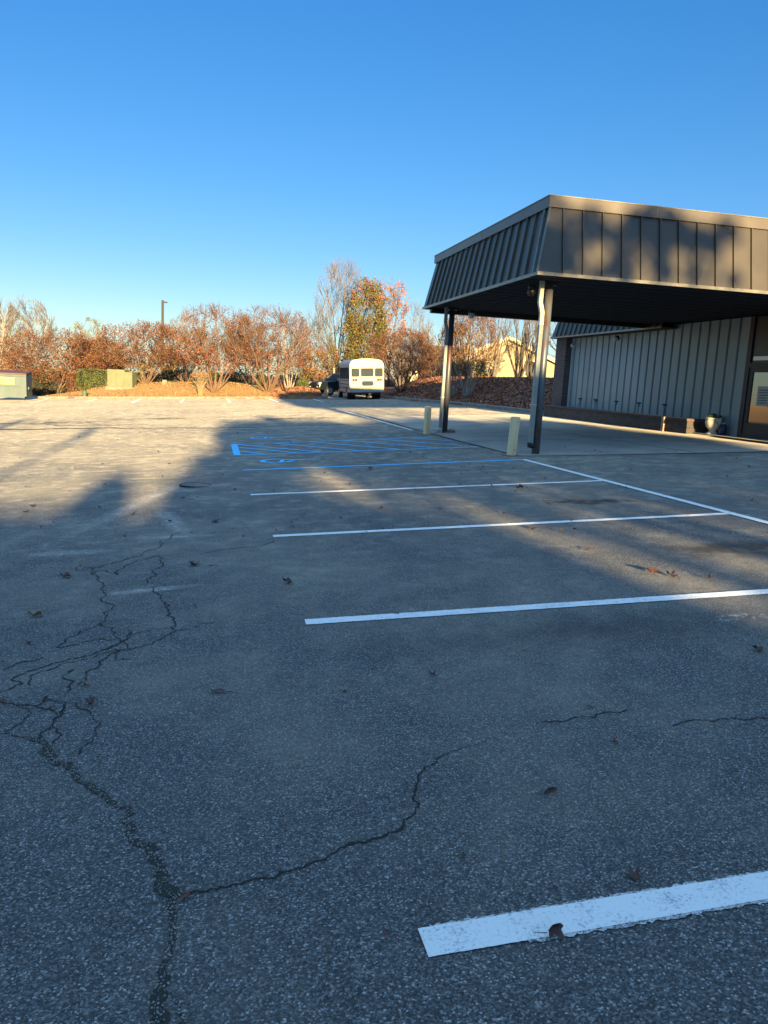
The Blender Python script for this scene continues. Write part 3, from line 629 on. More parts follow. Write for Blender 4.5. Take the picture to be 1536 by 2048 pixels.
# ---------------------------------------------------------------- short bus
M_bus=simple('bus_paint',(.34,.34,.18),(.31,.315,.165),1.2,.35,bmp=.02)
M_busw=simple('bus_white_paint',(.36,.37,.4),(.32,.33,.36),1.5,.35,bmp=.02)
M_tyre=simple('tyre_rubber',(.02,.02,.02),(.03,.03,.03),8,.9)
M_wind=simple('tinted_window',(.05,.062,.066),(.04,.05,.055),3,.75,bmp=0)
M_wind.node_tree.nodes['Principled BSDF'].inputs['Specular IOR Level'].default_value=.1
M_rub=simple('window_rubber',(.03,.03,.03))
M_red=simple('red_lens',(.42,.03,.01),(.34,.02,.01),8,.85)
M_orange=simple('orange_lens',(.5,.1,.02),(.45,.08,.02),8,.85)
def bus():
    rl=hit(696,799.5); 
    W,Lb,H=2.36,5.6,2.75
    slope=.0582
    org=Vector((rl.x+W/2+.12,rl.y,G(rl.x+W/2,rl.y)))
    t=thing('short_bus',org,'short cream and white bus parked with its back to the lot, windows dark','bus')
    Mt=Matrix.Translation(org)@Matrix.Rotation(-math.atan(slope),4,'Y')@Matrix.Rotation(R(-.6),4,'Z')
    def P(x,y,z): return tuple(Mt@Vector((x,y,z)))
    # body section, rounded roof
    def sect(y,s=1.0,zt=H):
        w_=W/2*s; pts=[(-w_,.48),(-w_*1.005,1.2),(-w_*.985,zt-.42)]
        for a in range(0,91,15): pts.append((-w_*.985+.38-.38*math.cos(R(a)),zt-.42+.34*math.sin(R(a))))
        crown=[(-w_*.4,zt-.025),(0,zt)]
        pts+=crown; pts+=[(-x,z) for x,z in pts[-2::-1]]
        return [P(x,y,z) for x,z in pts]
    S=[sect(0),sect(Lb-1.0),sect(Lb-.7,.97,H-.1)]
    b=MB(); n=len(S[0])
    for s in S: b.v+=s
    for i in range(len(S)-1):
        for k in range(n-1): b.f.append((i*n+k,(i+1)*n+k,(i+1)*n+k+1,i*n+k+1))
    b.f.append(tuple(range(n))); b.f.append(tuple(range((len(S)-1)*n,len(S)*n))[::-1])
    body=b.build('body',M_busw,t)
    rp=[tuple(Mt@(Mt.inverted()@Vector(q)+Vector((0,-.05,0)))) for q in S[0]]
    b=MB(); b.prism(rp,Mt.to_3x3()@Vector((0,.049,0))); back=b.build('rear_panel',M_bus,t,bevel=.015)
    def roundrect(x0,x1,z0,z1,r,y,dy,m,name,par):
        pts=[]
        for cx,cz,a0 in ((x1-r,z1-r,0),(x0+r,z1-r,90),(x0+r,z0+r,180),(x1-r,z0+r,270)):
            for a in range(0,91,22): pts.append(P(cx+r*math.cos(R(a0+a)),y,cz+r*math.sin(R(a0+a))))
        return MB().prism(pts,Mt.to_3x3()@Vector((0,dy,0))).build(name,m,par)
    for x0,x1,z0,z1 in ((-1.03,-.54,1.56,2.06),(-.38,.43,1.58,2.07),(.58,1.07,1.56,2.07)):
        f=roundrect(x0-.03,x1+.03,z0-.03,z1+.03,.09,-.068,.017,M_rub,'window',t)
        roundrect(x0,x1,z0,z1,.07,-.076,.007,M_wind,'pane',f)
    f=roundrect(-.35,.46,.92,1.25,.12,-.068,.017,M_rub,'emergency_window',t); roundrect(-.31,.42,.96,1.21,.09,-.076,.007,M_wind,'pane',f)
    for x in (-.92,-.74,.78,.96): roundrect(x-.085,x+.085,1.235,1.405,.08,-.085,.034,M_red if x!=.96 else M_orange,'tail_light',t)
    for x,z,s in ((-.72,1.05,.05),(.82,1.05,.055),(1.0,1.1,.04),(-.2,2.55,.03),(0,2.56,.03),(.2,2.55,.03),(1.0,2.25,.045),(-.55,1.33,.02),(.62,1.36,.02)): roundrect(x-s,x+s,z-s*.8,z+s*.8,s*.5,-.075,.024,M_alu,'marker_light',t)
    b=MB()
    def bx(x0,x1,y0,y1,z0,z1,bb=None): (bb or b).box(x0,x1,y0,y1,z0,z1,Mt)
    bx(-W/2+.02,W/2-.02,-.1,-.051,.50,.68); b.build('bumper',M_busw,t)
    b=MB(); bx(-W/2+.2,W/2-.2,.1,Lb-.7,.34,.49); bx(-.6,.6,-.02,.3,.36,.46); b.build('chassis',M_black,t)
    # side windows and rails
    for i in range(5):
        y0=.25+i*.86
        f=MB(); f.box(-W/2-.012,-W/2+.03,y0,y0+.72,1.38,2.16,Mt); fo=f.build('side_window',M_rub,t)
        g=MB(); g.box(-W/2-.018,-W/2-.0125,y0+.05,y0+.67,1.42,1.76,Mt).box(-W/2-.018,-W/2-.0125,y0+.05,y0+.67,1.8,2.12,Mt); g.build('pane',M_wind,fo)
        f=MB(); f.box(W/2-.03,W/2+.012,y0,y0+.72,1.38,2.16,Mt); f.build('side_window',M_rub,t)
    b=MB()
    for z in (1.25,1.0,.75): bx(-W/2-.02,-W/2+.005,.02,Lb-1,z,z+.05)
    b.build('side_rail',M_rub,t)
    b=MB(); bx(-W/2+.15,W/2-.15,Lb-.7,Lb+.55,.5,1.35); b.build('hood',M_busw,t,bevel=.08)
    # wheels
    for x,y,w_ in ((-W/2+.28,1.35,.5),(W/2-.28,1.35,.5),(-W/2+.16,Lb-.25,.24),(W/2-.16,Lb-.25,.24)):
        wh=MB().tube([P(x-w_/2,y,.40),P(x+w_/2,y,.40)],.40,24).build('wheel',M_tyre,t,smooth_=False)
        sx=-1 if x<0 else 1
        MB().tube([P(x+sx*(w_/2+.001),y,.40),P(x+sx*(w_/2+.02),y,.40)],.21,18).build('rim',M_alu,wh)
    # mud flaps and arches
    b=MB(); bx(-W/2-.008,-W/2+.3,.92,1.8,.47,.86); b.build('wheel_arch',M_black,t)
    b=MB(); 
    b.tube([P(-W/2,Lb-.4,2.0),P(-W/2-.3,Lb-.3,2.05)],.015,6); bx(-W/2-.38,-W/2-.24,Lb-.32,Lb-.28,1.75,2.15); b.build('mirror',M_black,t)
    b=MB(); bx(.1,.3,-.06,.0,.36,.45); b.build('number_plate',M_alu,t)
bus()
# ---------------------------------------------------------------- dark pickup beyond the bus
def car():
    x,y=9.9,61.5; z=G(x,y)-.0
    t=thing('pickup_truck',(x,y,z),'dark blue pickup truck half hidden behind the cream bus','pickup truck')
    Mt=Matrix.Translation((x,y,z))@Matrix.Rotation(R(200),4,'Z')
    paint_=simple('dark_car_paint',(.006,.016,.022),(.009,.017,.022),2,.3,.2)
    pr=[(2.6,.42),(2.68,.62),(2.6,.95),(2.35,1.05),(1.25,1.14),(.55,1.68),(-.75,1.70),(-.95,1.15),(-2.6,1.12),(-2.65,.5),(-1.9,.42)]
    b=MB(); b.prism([tuple(Mt@Vector((a,-.92,c))) for a,c in pr],Mt.to_3x3()@Vector((0,1.84,0))); b.build('body',paint_,t,bevel=.06)
    b=MB(); b.prism([tuple(Mt@Vector((a,-.925,c))) for a,c in ((1.12,1.18),(.52,1.62),(-.68,1.63),(-.85,1.18))],Mt.to_3x3()@Vector((0,1.85,0))); b.build('side_window',M_wind,t)
    b=MB(); b.quad(*[tuple(Mt@Vector(q)) for q in ((1.24,-.8,1.16),(1.24,.8,1.16),(.6,.72,1.65),(.6,-.72,1.65))]); b.v=[tuple(Vector(q)+Mt.to_3x3()@Vector((.02,0,.015))) for q in b.v]; b.build('windscreen',M_wind,t)
    for s in (-1,1):
        MB().box(2.45,2.66,s*.78-.14,s*.78+.14,.8,.98,Mt).build('headlight',M_trim,t,bevel=.02)
        MB().box(1.0,1.15,s*1.02-.1,s*1.02+.1,1.18,1.36,Mt).build('mirror',M_alu,t,bevel=.02)
        MB().box(2.55,2.72,s*.6-.1,s*.6+.1,.55,.65,Mt).build('fog_light',M_trim,t)
        for a in (1.75,-1.75):
            wv=MB().tube([Mt@Vector((a,s*.7,.38)),Mt@Vector((a,s*.95,.38))],.38,20).build('wheel',M_tyre,t)
            MB().tube([Mt@Vector((a,s*.951,.38)),Mt@Vector((a,s*.965,.38))],.22,16).build('rim',M_alu,wv)
    MB().box(2.6,2.7,-.55,.55,.7,.95,Mt).build('grille',M_dkalu,t)
    MB().box(2.55,2.76,-.9,.9,.42,.6,Mt).build('bumper',M_black,t)
car()
# ---------------------------------------------------------------- dumpster
def dumpster():
    p=hit(53,800.5); z=G(p.x,p.y)
    m=simple('dumpster_steel',(.10,.145,.145),(.075,.11,.11),1.3,.55,.1,bmp=.1,sc=(1,1,.5))
    x1=p.x; x0=x1-2.9; y0=p.y; y1=y0+1.9
    t=thing('dumpster',((x0+x1)/2,(y0+y1)/2,z),'pale grey green steel dumpster with a yellow sign at the far left','dumpster')
    T=lambda dz:z+dz
    b=MB(); b.prism([(x1,y0,T(.15)),(x1,y1,T(.15)),(x1,y1,T(1.95)),(x1,y0+.05,T(1.75))],(x0-x1,0,0)); b.build('bin',m,t,bevel=.02)
    b=MB(); b.box(x0-.03,x1+.03,y0-.05,y0,T(1.68),T(1.78)).box(x0-.02,x1+.02,y0-.035,y0,T(.92),T(.99)).box(x1-.1,x1+.02,y0-.04,y0,T(.15),T(1.67)).box(x0-.02,x1+.02,y0-.04,y0,T(.15),T(.25))
    b.build('rib',m,t)
    lid=simple('lid_plastic',(.2,.08,.04),(.14,.06,.035),3,.6)
    b=MB(); b.prism([(x1+.03,y0-.06,T(1.80)),(x1+.03,y1,T(2.0)),(x1+.03,y1,T(2.05)),(x1+.03,y0-.06,T(1.88))],(x0-x1-.06,0,0)); b.build('lid',lid,t)
    MB().box(x1+.03,x1+.1,y0+.4,y0+1.5,T(.75),T(.95)).build('fork_pocket',m,t)
    for a in (x0+.3,x1-.3): MB().tube([(a,y0+.3,T(.08)),(a+.06,y0+.3,T(.08))],.08,12).build('wheel',M_black,t)
    sg=MB().box(x1-1.95,x1-.75,y0-.055,y0-.003,T(1.08),T(1.56)).build('sign',simple('yellow_sign',(.75,.6,.2),(.7,.55,.18),3),t)
    b=MB()
    for r_,(z_,ls) in enumerate(((1.40,(.12,.3,.08,.26)),(1.28,(.1,.2,.34)),(1.17,(.2,.15)))):
        xx=x1-1.85
        for l in ls: b.box(xx,xx+l,y0-.06,y0-.056,T(z_),T(z_+.045)); xx+=l+.06
    b.build('sign_lettering',simple('sign_red',(.4,.1,.04)),sg)
dumpster()
# ---------------------------------------------------------------- far utilities
def atD(px,D,py=770):    # a point on the verge at camera depth D under photo column px
    d=ray(px,py); k=D/d.dot(fwd); x,y=d.x*k,d.y*k; return Vector((x,y,TZ(x,y)))
M_ug=simple('utility_green',(.2,.22,.12),(.165,.18,.1),2,.5)
def ubox():
    p=atD(244,62.5); t=thing('utility_cabinet',p,'pale green double electrical cabinet standing beside the clipped hedge','utility cabinet')
    Mt=Matrix.Translation(p)@Matrix.Rotation(R(-14),4,'Z')
    MB().box(-1.05,.35,-.4,.5,.06,1.42,Mt).build('cabinet',M_ug,t,bevel=.02)
    MB().box(.36,1.02,-.55,.55,.0,1.25,Mt).build('cabinet',M_ug,t,bevel=.02)
    MB().box(-1.12,1.1,-.6,.6,-.3,.055,Mt).build('base',M_kerb,t)
    b=MB(); b.box(-1.02,-.37,-.415,-.401,.14,1.36,Mt).box(-.33,.32,-.415,-.401,.14,1.36,Mt).build('door',M_ug,t)
ubox()
p=atD(169,59.2,780); t=thing('cable_pedestal',p,'short green round cable pedestal on the straw verge','pedestal')
M_pg=simple('pedestal_green',(.07,.13,.06),(.09,.15,.07)); MB().lathe(p,[(.17,-.1),(.17,.38),(.16,.4)],16).build('post',M_pg,t); MB().lathe(p,[(.19,.37),(.19,.43),(.1,.47),(.01,.48)],16).build('cap',M_pg,t)
p=atD(329,63,776); t=thing('valve_box',p,'small pale concrete block near the crape myrtle trunk','concrete block')
MB().box(p.x-.16,p.x+.16,p.y-.15,p.y+.15,p.z-.2,p.z+.33).build('block',M_kerb,t,bevel=.02); MB().box(p.x-.17,p.x+.17,p.y-.16,p.y+.16,p.z+.331,p.z+.36).build('lid',M_kerb,t)
a=hit(137,797); bq=hit(176,797)
t=thing('storm_drain',((a.x+bq.x)/2,a.y,G(a.x,a.y)),'red brown storm drain inlet with a dark slot in the kerb','storm drain')
M_rustred=simple('rust_red',(.3,.08,.07),(.2,.06,.05))
zz=G((a.x+bq.x)/2,a.y)
MB().box(a.x,bq.x,a.y-.55,a.y+.5,zz+.14,zz+.2).build('cover',M_rustred,t); MB().box(a.x+.05,bq.x-.05,a.y-.5,a.y-.2,zz-.05,zz+.139).build('slot',M_black,t)
# lamp post
def lamp():
    D=95; d=ray(325,700); k=D/d.dot(fwd); x,y=d.x*k,d.y*k; z=TZ(x,y)
    q=ray(325.0,602); ztop=CAMZ+q.z/q.dot(fwd)*D
    t=thing('lamp_post',(x,y,z),'tall thin dark parking lot lamp post rising behind the rust trees','lamp post')
    ml=simple('lamp_bronze',(.035,.03,.025),rough=.7)
    MB().box(x-.14,x+.14,y-.14,y+.14,z,ztop).build('pole',ml,t)
    MB().box(x+.14,x+.55,y-.16,y+.16,ztop-.28,ztop-.14).build('lamp_head',ml,t)
lamp()
# pale stone on the berm
p=atD(803,48,790); b=MB(); bm=bmesh.new(); bmesh.ops.create_icosphere(bm,subdivisions=2,radius=.22)
for v in bm.verts:
    v.co*=1+.25*noise.noise(v.co*5); v.co.x*=1.5; v.co.z*=.6
b.v=[tuple(p+v.co+Vector((0,0,.06))) for v in bm.verts]; b.f=[tuple(v.index for v in f.verts) for f in bm.faces]; bm.free()
tag(b.build('rock',simple('rock_stone',(.36,.27,.14),(.25,.19,.1)),org=p),'tan rock lying on the leafy bank right of the bus','rock')
# ---------------------------------------------------------------- houses behind the trees
def house():
    D=72
    def W(px,py,D=D):
        q=ray(px,py); return q*(D/q.dot(fwd))+Vector((0,0,CAMZ))
    sid=simple('yellow_lap_siding',(.4,.33,.18),(.36,.29,.16),2,.7,sc=(1,1,8))
    trim=simple('cream_trim',(.7,.62,.42)); roof=simple('brown_shingle',(.09,.065,.05),(.13,.095,.07),4,.9)
    A=W(1018,677); Lw=W(955,705); Rw=W(1110,733)
    base=TZ(A.x,A.y)-.3
    t=thing('house',(A.x,A.y,base),'yellow gabled house with brown roof seen between bare trunks','house')
    n=Vector((sy,cy,0)); r_=rt
    hw=5.3
    c=A
    L=c-r_*hw; Rr=c+r_*hw; eave=A.z-2.3
    poly=[(L.x,L.y,base),(Rr.x,Rr.y,base),(Rr.x,Rr.y,eave),(A.x,A.y,A.z),(L.x,L.y,eave)]
    MB().prism(poly,n*9).build('wall',sid,t)
    b=MB()
    for e in (L,Rr):
        d=(Vector((e.x,e.y,eave))-A); e2=A+d*1.1
        b.prism([tuple(A-n*.5+Vector((0,0,.02))),tuple(e2-n*.5+Vector((0,0,.02))),tuple(e2-n*.5+Vector((0,0,.2))),tuple(A-n*.5+Vector((0,0,.2)))],n*10)
    b.build('roof',roof,t)
    b=MB()
    for e in (L,Rr):
        d=(Vector((e.x,e.y,eave))-A); e2=A+d*1.1
        b.prism([tuple(A-n*.53+Vector((0,0,-.12))),tuple(e2-n*.53+Vector((0,0,-.12))),tuple(e2-n*.53+Vector((0,0,.21))),tuple(A-n*.53+Vector((0,0,.21)))],n*.03)
    b.build('rake_board',trim,t)
    def win(u,z0,wd,ht):
        p0=c+r_*u-n*.06
        f=MB().prism([tuple(Vector((p0.x,p0.y,z))+r_*s) for s,z in ((-wd/2,z0),(wd/2,z0),(wd/2,z0+ht),(-wd/2,z0+ht))],n*.05).build('window',trim,t)
        MB().prism([tuple(Vector((p0.x,p0.y,z))-n*.02+r_*s) for s,z in ((-wd/2+.1,z0+.1),(wd/2-.1,z0+.1),(wd/2-.1,z0+ht-.1),(-wd/2+.1,z0+ht-.1))],n*.019).build('pane',M_wind,f)
    win(2.2,base+1.0,1.1,1.5); win(-2.4,base+1.0,1.1,1.5)
    # brick wing
    D2=68
    def W2(px,py): 
        q=ray(px,py); return q*(D2/q.dot(fwd))+Vector((0,0,CAMZ))
    a=W2(790,765); e=W2(945,765); z0=TZ(a.x,a.y)-.4; zt=W2(850,718).z; zr=W2(850,690).z
    t2=thing('brick_house',((a.x+e.x)/2,(a.y+e.y)/2,z0),'low brown brick house with dark roof and a white window left of the canopy post','house')
    pw=[(a.x,a.y,z0),(e.x,e.y,z0),(e.x,e.y,zt),(a.x,a.y,zt)]
    MB().prism(pw,n*8).build('wall',M_brick,t2)
    rr=[Vector((a.x,a.y,zt))-n*.4-r_*.3,Vector((e.x,e.y,zt))-n*.4+r_*.3,Vector((e.x,e.y,zr+.0))+n*4+r_*.3,Vector((a.x,a.y,zr))+n*4-r_*.3]
    MB().prism([tuple(v) for v in rr],(0,0,.12)).build('roof',roof,t2)
    for px in (825,868):
        q=W2(px,764)-n*.08; zb=W2(px,766).z; z1_=W2(px,742).z
        f=MB().prism([(q.x-.45*rt.x,q.y-.45*rt.y,zb),(q.x+.45*rt.x,q.y+.45*rt.y,zb),(q.x+.45*rt.x,q.y+.45*rt.y,z1_),(q.x-.45*rt.x,q.y-.45*rt.y,z1_)],n*.07).build('window',trim if px==825 else M_rub,t2)
        for s in (-.7,.7):
            MB().prism([(q.x+(s-.2)*rt.x,q.y+(s-.2)*rt.y,zb),(q.x+(s+.2)*rt.x,q.y+(s+.2)*rt.y,zb),(q.x+(s+.2)*rt.x,q.y+(s+.2)*rt.y,z1_),(q.x+(s-.2)*rt.x,q.y+(s-.2)*rt.y,z1_)],n*.07).build('shutter',M_black,t2)
house()
# ---------------------------------------------------------------- trees
M_barkgrey=simple('grey_bark',(.22,.185,.15),(.15,.12,.095),3,.9)
M_barktan=simple('tan_bark',(.22,.135,.085),(.14,.08,.05),3,.9)
M_barkdark=simple('dark_bark',(.10,.075,.055),(.15,.115,.085),3,.9)
M_barkpale=simple('pale_bark',(.42,.37,.29),(.3,.26,.2),3,.9)
M_twigrust=leafmat('rust_twigs',[(.12,.052,.024),(.15,.07,.033),(.09,.038,.02),(.19,.1,.048)])
M_twiggrey=leafmat('grey_twigs',[(.18,.145,.12),(.25,.2,.16),(.12,.095,.075)])
M_twigtan=leafmat('tan_twigs',[(.18,.1,.053),(.14,.072,.038),(.23,.135,.075),(.11,.055,.03)])
M_lrust=leafmat('rust_leaves',[(.16,.055,.018),(.21,.075,.02),(.11,.038,.016),(.235,.10,.028),(.15,.08,.03)])
M_lred=leafmat('red_leaves',[(.42,.075,.035),(.46,.12,.05),(.3,.05,.03),(.36,.14,.06)])
M_lmix=leafmat('turning_leaves',[(.08,.10,.015),(.14,.14,.02),(.25,.16,.025),(.055,.07,.015),(.3,.12,.025),(.11,.12,.02)])
M_lorr=leafmat('orange_red_leaves',[(.36,.11,.065),(.42,.17,.085),(.28,.075,.05),(.34,.2,.085)])
M_lolive=leafmat('olive_leaves',[(.22,.21,.1),(.3,.28,.15),(.16,.16,.08)])
M_lgreen=leafmat('green_leaves',[(.06,.10,.02),(.10,.14,.03),(.04,.07,.018),(.16,.17,.04)])
M_ldark=leafmat('dark_evergreen_leaves',[(.02,.035,.015),(.035,.05,.02),(.05,.06,.03)])
M_lyg=leafmat('yellow_green_leaves',[(.3,.26,.06),(.2,.2,.05),(.4,.3,.08)])
RN=random.Random(11)
def rv(): 
    while 1:
        v=Vector((RN.uniform(-1,1),RN.uniform(-1,1),RN.uniform(-1,1)))
        if .01<v.length<1: return v
def tree(name,px,D,top,wpx,label,cat='tree',group=None,stems=6,base_py=None,bark=M_barktan,twig=M_twigrust,twigs=(26,5,4),leaves=(),cz=.6,rzf=.45,spread=.12,lean=0,fork=.0,rad=.07,base=None,clr=.18,bow=.5,seed=0,tw=.012,up=.5,depthf=.9,dz=0,fill=None):
    """branches grown towards points of a measured crown envelope. leaves: list of (material,count,size,zlo,zhi)"""
    global RN
    if fill is None: fill=(name=='crape_myrtle')
    if name=='crape_myrtle': leaves=[(m_,int(c_*(2.6 if m_ is M_lrust else 1.2)),sz_*1.05,zl_,zh_) for m_,c_,sz_,zl_,zh_ in leaves]
    RN=random.Random(seed*101+int(px)*7+int(D))
    d=ray(px,740); k=D/d.dot(fwd); P0=Vector((d.x*k,d.y*k,0)) if base is None else Vector((base[0],base[1],0))
    P0.z=TZ(P0.x,P0.y)+dz
    q=ray(px,top); zt=CAMZ+q.z/q.dot(fwd)*D; H=zt-P0.z; rx=wpx/2*D/F; ry=rx*depthf
    ctr=P0+Vector((lean,0,H*cz)); rz=H*(1-cz)
    rzl=H*(cz-clr)
    def inside(p):
        v=p-ctr; zz=v.z/(rz if v.z>0 else rzl); return (v.x/rx)**2+(v.y/ry)**2+zz*zz
    def clamp(p):
        s=inside(p)
        return ctr+(p-ctr)/math.sqrt(s) if s>1 else p
    t=thing(name,P0,label,cat,group)
    tb=MB(); cb=MB(); limbs=[]; pts=[]
    if fork>0:
        tb.tube([P0-Vector((0,0,.2)),P0+Vector((lean*.2,0,H*fork*.5)),P0+Vector((lean*.4,0,H*fork))],[rad*1.5,rad*1.1,rad],7,False)
    def curve(a,b,bowv,n,jit):
        out=[]
        for i in range(n+1):
            s=i/n; p=a.lerp(b,s)+bowv*(4*s*(1-s))*.25
            if 0<i<n: p+=rv()*jit
            out.append(p)
        return out
    for i in range(stems):
        an=i/stems*6.283+RN.uniform(-.3,.3); rr=RN.uniform(.3,1.0)
        tgt=ctr+Vector((math.cos(an)*rx*rr,math.sin(an)*ry*rr,rz*RN.uniform(-.25,.8)*math.sqrt(max(0,1-rr*rr*.8))))
        st=P0+Vector((math.cos(an)*spread,math.sin(an)*spread,-.1)) if fork==0 else P0+Vector((lean*.4,0,H*fork*RN.uniform(.75,1.0)))
        L=(tgt-st).length
        pth=curve(st,tgt,Vector((0,0,-1))*L*bow*.0+Vector((math.cos(an),math.sin(an),0))*L*bow*.12,7,L*.02)
        r0=rad*RN.uniform(.5,1)*(1 if fork==0 else .7)
        tb.tube(pth,[r0*(1-.8*j/7)+.008 for j in range(8)],5,False); limbs.append((pth,r0))
    l2=[]
    lp=[(pth[i].lerp(pth[min(7,i+1)],.5),pth,r0,i) for pth,r0 in limbs for i in range(1,7)]
    for _ in range(twigs[0]*stems//3):
        v=rv(); v=v.normalized()*(v.length**.6)
        b=ctr+Vector((v.x*rx,v.y*ry,v.z*(rz if v.z>0 else rzl)))
        best=min(lp,key=lambda q:(q[0]-b).length+1.2*max(0,q[0].z-b.z+H*.12)+RN.uniform(0,H*.08))
        a,pth,r0,i=best
        if (b-a).length<.15: continue
        b=a+(b-a)*min(1,H*.55/(b-a).length)
        sag=Vector((0,0,up*.35*(-1)))*(b-a).length*.4+rv()*.15*(b-a).length
        q_=curve(a,b,sag,4,.03*(b-a).length); (tb if len(l2)%2 else cb).tube(q_,[max(.006,r0*.35*(1-.2*j)) for j in range(5)],3,False); l2.append(q_)
    l3=[]
    for q_ in l2:
        for _ in range(twigs[1]):
            s=RN.uniform(.2,1)*4; i=min(3,int(s)); a=q_[i].lerp(q_[i+1],s-i)
            dr=(q_[i+1]-q_[i]).normalized(); dd=(dr+rv()*.9+Vector((0,0,up*.8))).normalized()
            b=clamp(a+dd*RN.uniform(.07,.2)*H)
            if (b-a).length<.08: continue
            cc=curve(a,b,rv()*.1,2,.03); cb.tube(cc,[tw,tw*.8,tw*.5],3,False); l3.append((a,b)); 
    for a,b in l3:
        for _ in range(twigs[2]):
            s=a.lerp(b,RN.uniform(.2,1)); dd=((b-a).normalized()+rv()*1.0+Vector((0,0,up*.6))).normalized(); L=RN.uniform(.03,.085)*H
            e=s+dd*L; sd=dd.orthogonal().normalized()*tw*.75
            n=len(cb.v); cb.v+=[tuple(s-sd),tuple(s+sd),tuple(e)]; cb.f.append((n,n+1,n+2)); pts.append(e); pts.append(s)
    tb.build('trunk',bark,t)
    if cb.v: cb.build('twigs',twig,t)
    for (m,cnt,sz,zl,zh) in leaves:
        b=MB(); pool=[p for p in pts if zl<=(p.z-P0.z)/H<=zh] or pts
        cl=[RN.choice(pool) for _ in range(max(1,cnt//9))]
        for _ in range(cnt):
            if fill and RN.random()<.68:
                v=rv(); v=v.normalized()*v.length**.5*RN.uniform(.85,1.02); p=ctr+Vector((v.x*rx,v.y*ry,v.z*(rz if v.z>0 else rzl)))
                if not zl<=(p.z-P0.z)/H<=zh+.1: continue
                if noise.noise(p*.9)<-.12: continue
            else: p=RN.choice(cl)+rv()*sz*3.0
            u_=rv().normalized()*sz*RN.uniform(.6,1.2); v_=u_.cross(rv()).normalized()*sz*.45*RN.uniform(.7,1.2)
            b.quad(p-u_,p+v_,p+u_,p-v_)
        b.build('crown',m,t)
    return t
CM='crape myrtles along the far verge'
tree('crape_myrtle',112,69,657,241,'broad rust crape myrtle behind the dumpster, at the far left of the row','tree',CM,stems=9,twigs=(34,6,5),leaves=[(M_lrust,5200,.085,.2,1),(M_lred,900,.07,.2,.6)],seed=1,cz=.55,tw=.014)
tree('crape_myrtle',200,73,676,130,'lower rust crape myrtle above the clipped green hedge','tree',CM,stems=7,twigs=(30,6,5),leaves=[(M_lrust,3800,.085,.2,1),(M_lred,400,.07,.2,.6)],seed=2,cz=.55,tw=.014)
tree('crape_myrtle',290,63.5,641,202,'dome shaped rust crape myrtle just right of the green cabinet','tree',CM,stems=11,twigs=(32,6,5),leaves=[(M_lrust,5000,.075,.25,1),(M_lyg,900,.07,.05,.3)],seed=3,cz=.56,rad=.06)
tree('crape_myrtle',372,69,648,146,'tan twiggy crape myrtle behind the pale fountain grass','tree',CM,stems=8,twig=M_twigtan,twigs=(32,6,5),leaves=[(M_lrust,2600,.07,.3,1)],seed=4,cz=.56)
tree('crape_myrtle',430,58.6,609,193,'tall vase shaped crape myrtle with bright red leaves low down','tree',CM,stems=14,twig=M_twigtan,twigs=(26,6,5),leaves=[(M_lrust,2300,.06,.4,1),(M_lred,1500,.07,.12,.5)],seed=5,cz=.6,rad=.055,clr=.22)
tree('crape_myrtle',537,57.8,613,199,'tall vase shaped crape myrtle at the kerb, right of the red leaved one','tree',CM,stems=14,twig=M_twigtan,twigs=(27,6,5),leaves=[(M_lrust,2900,.06,.4,1),(M_lred,700,.07,.2,.5)],seed=6,cz=.6,rad=.055,clr=.22)
tree('crape_myrtle',500,66,640,123,'shadowed crape myrtle between and behind the two tall ones','tree',CM,stems=7,bark=M_barkdark,twigs=(26,6,4),leaves=[(M_lrust,2000,.07,.3,1)],seed=7)
tree('bare_tree',625,74,612,70,'small bare arching tree left of the tall bare tree',stems=6,bark=M_barkgrey,twig=M_twiggrey,twigs=(16,5,4),seed=8,cz=.55)
tree('bare_tree',675,75,519,134,'tall bare grey tree left of the green and orange tree',stems=13,fork=.18,bark=M_barkgrey,twig=M_twiggrey,twigs=(26,6,5),seed=9,cz=.5,rad=.12,up=.9,tw=.016,clr=.12,leaves=[(M_lmix,500,.1,.15,.5)])
tree('maple_tree',730,71,556,84,'leafy green and orange tree standing directly above the bus','tree',None,stems=9,fork=.15,bark=M_barkdark,twig=M_twiggrey,twigs=(34,5,3),leaves=[(M_lmix,12500,.105,.05,1),(M_lorr,900,.1,.75,1)],seed=10,cz=.45,rad=.12,up=.7,clr=.06)
tree('maple_tree',778,73,553,74,'sparse red and orange tree right of the green and orange one','tree',None,stems=8,fork=.2,bark=M_barkgrey,twig=M_twiggrey,twigs=(26,5,4),leaves=[(M_lorr,2700,.1,.15,.95)],seed=11,cz=.5,rad=.1,up=.9,clr=.1)
tree('maple_tree',640,69,690,100,'low orange and green leaved tree behind the dark pickup','tree',None,stems=8,fork=.2,bark=M_barkdark,twig=M_twigrust,twigs=(24,5,4),leaves=[(M_lmix,1900,.09,.1,1),(M_lorr,900,.08,.1,1),(M_lrust,900,.08,.1,1)],seed=12,cz=.5)
tree('bare_tree',828,76,604,64,'thin bare upright tree right of the red and orange tree',stems=9,bark=M_barkgrey,twig=M_twiggrey,twigs=(16,5,4),seed=13,up=1,cz=.5)
tree('crape_myrtle',805,57,656,157,'rust crape myrtle with pale stems right of the bus','tree',CM,stems=15,twig=M_twigrust,twigs=(26,6,5),leaves=[(M_lrust,3200,.06,.3,1),(M_lred,500,.06,.2,.5)],seed=14,cz=.58,rad=.05,clr=.15)
tree('bare_tree',868,66,640,90,'small pale bare tree left of the farther canopy post',stems=8,bark=M_barktan,twig=M_twigtan,twigs=(20,6,4),leaves=[(M_lyg,500,.07,.3,1)],seed=15,cz=.55)
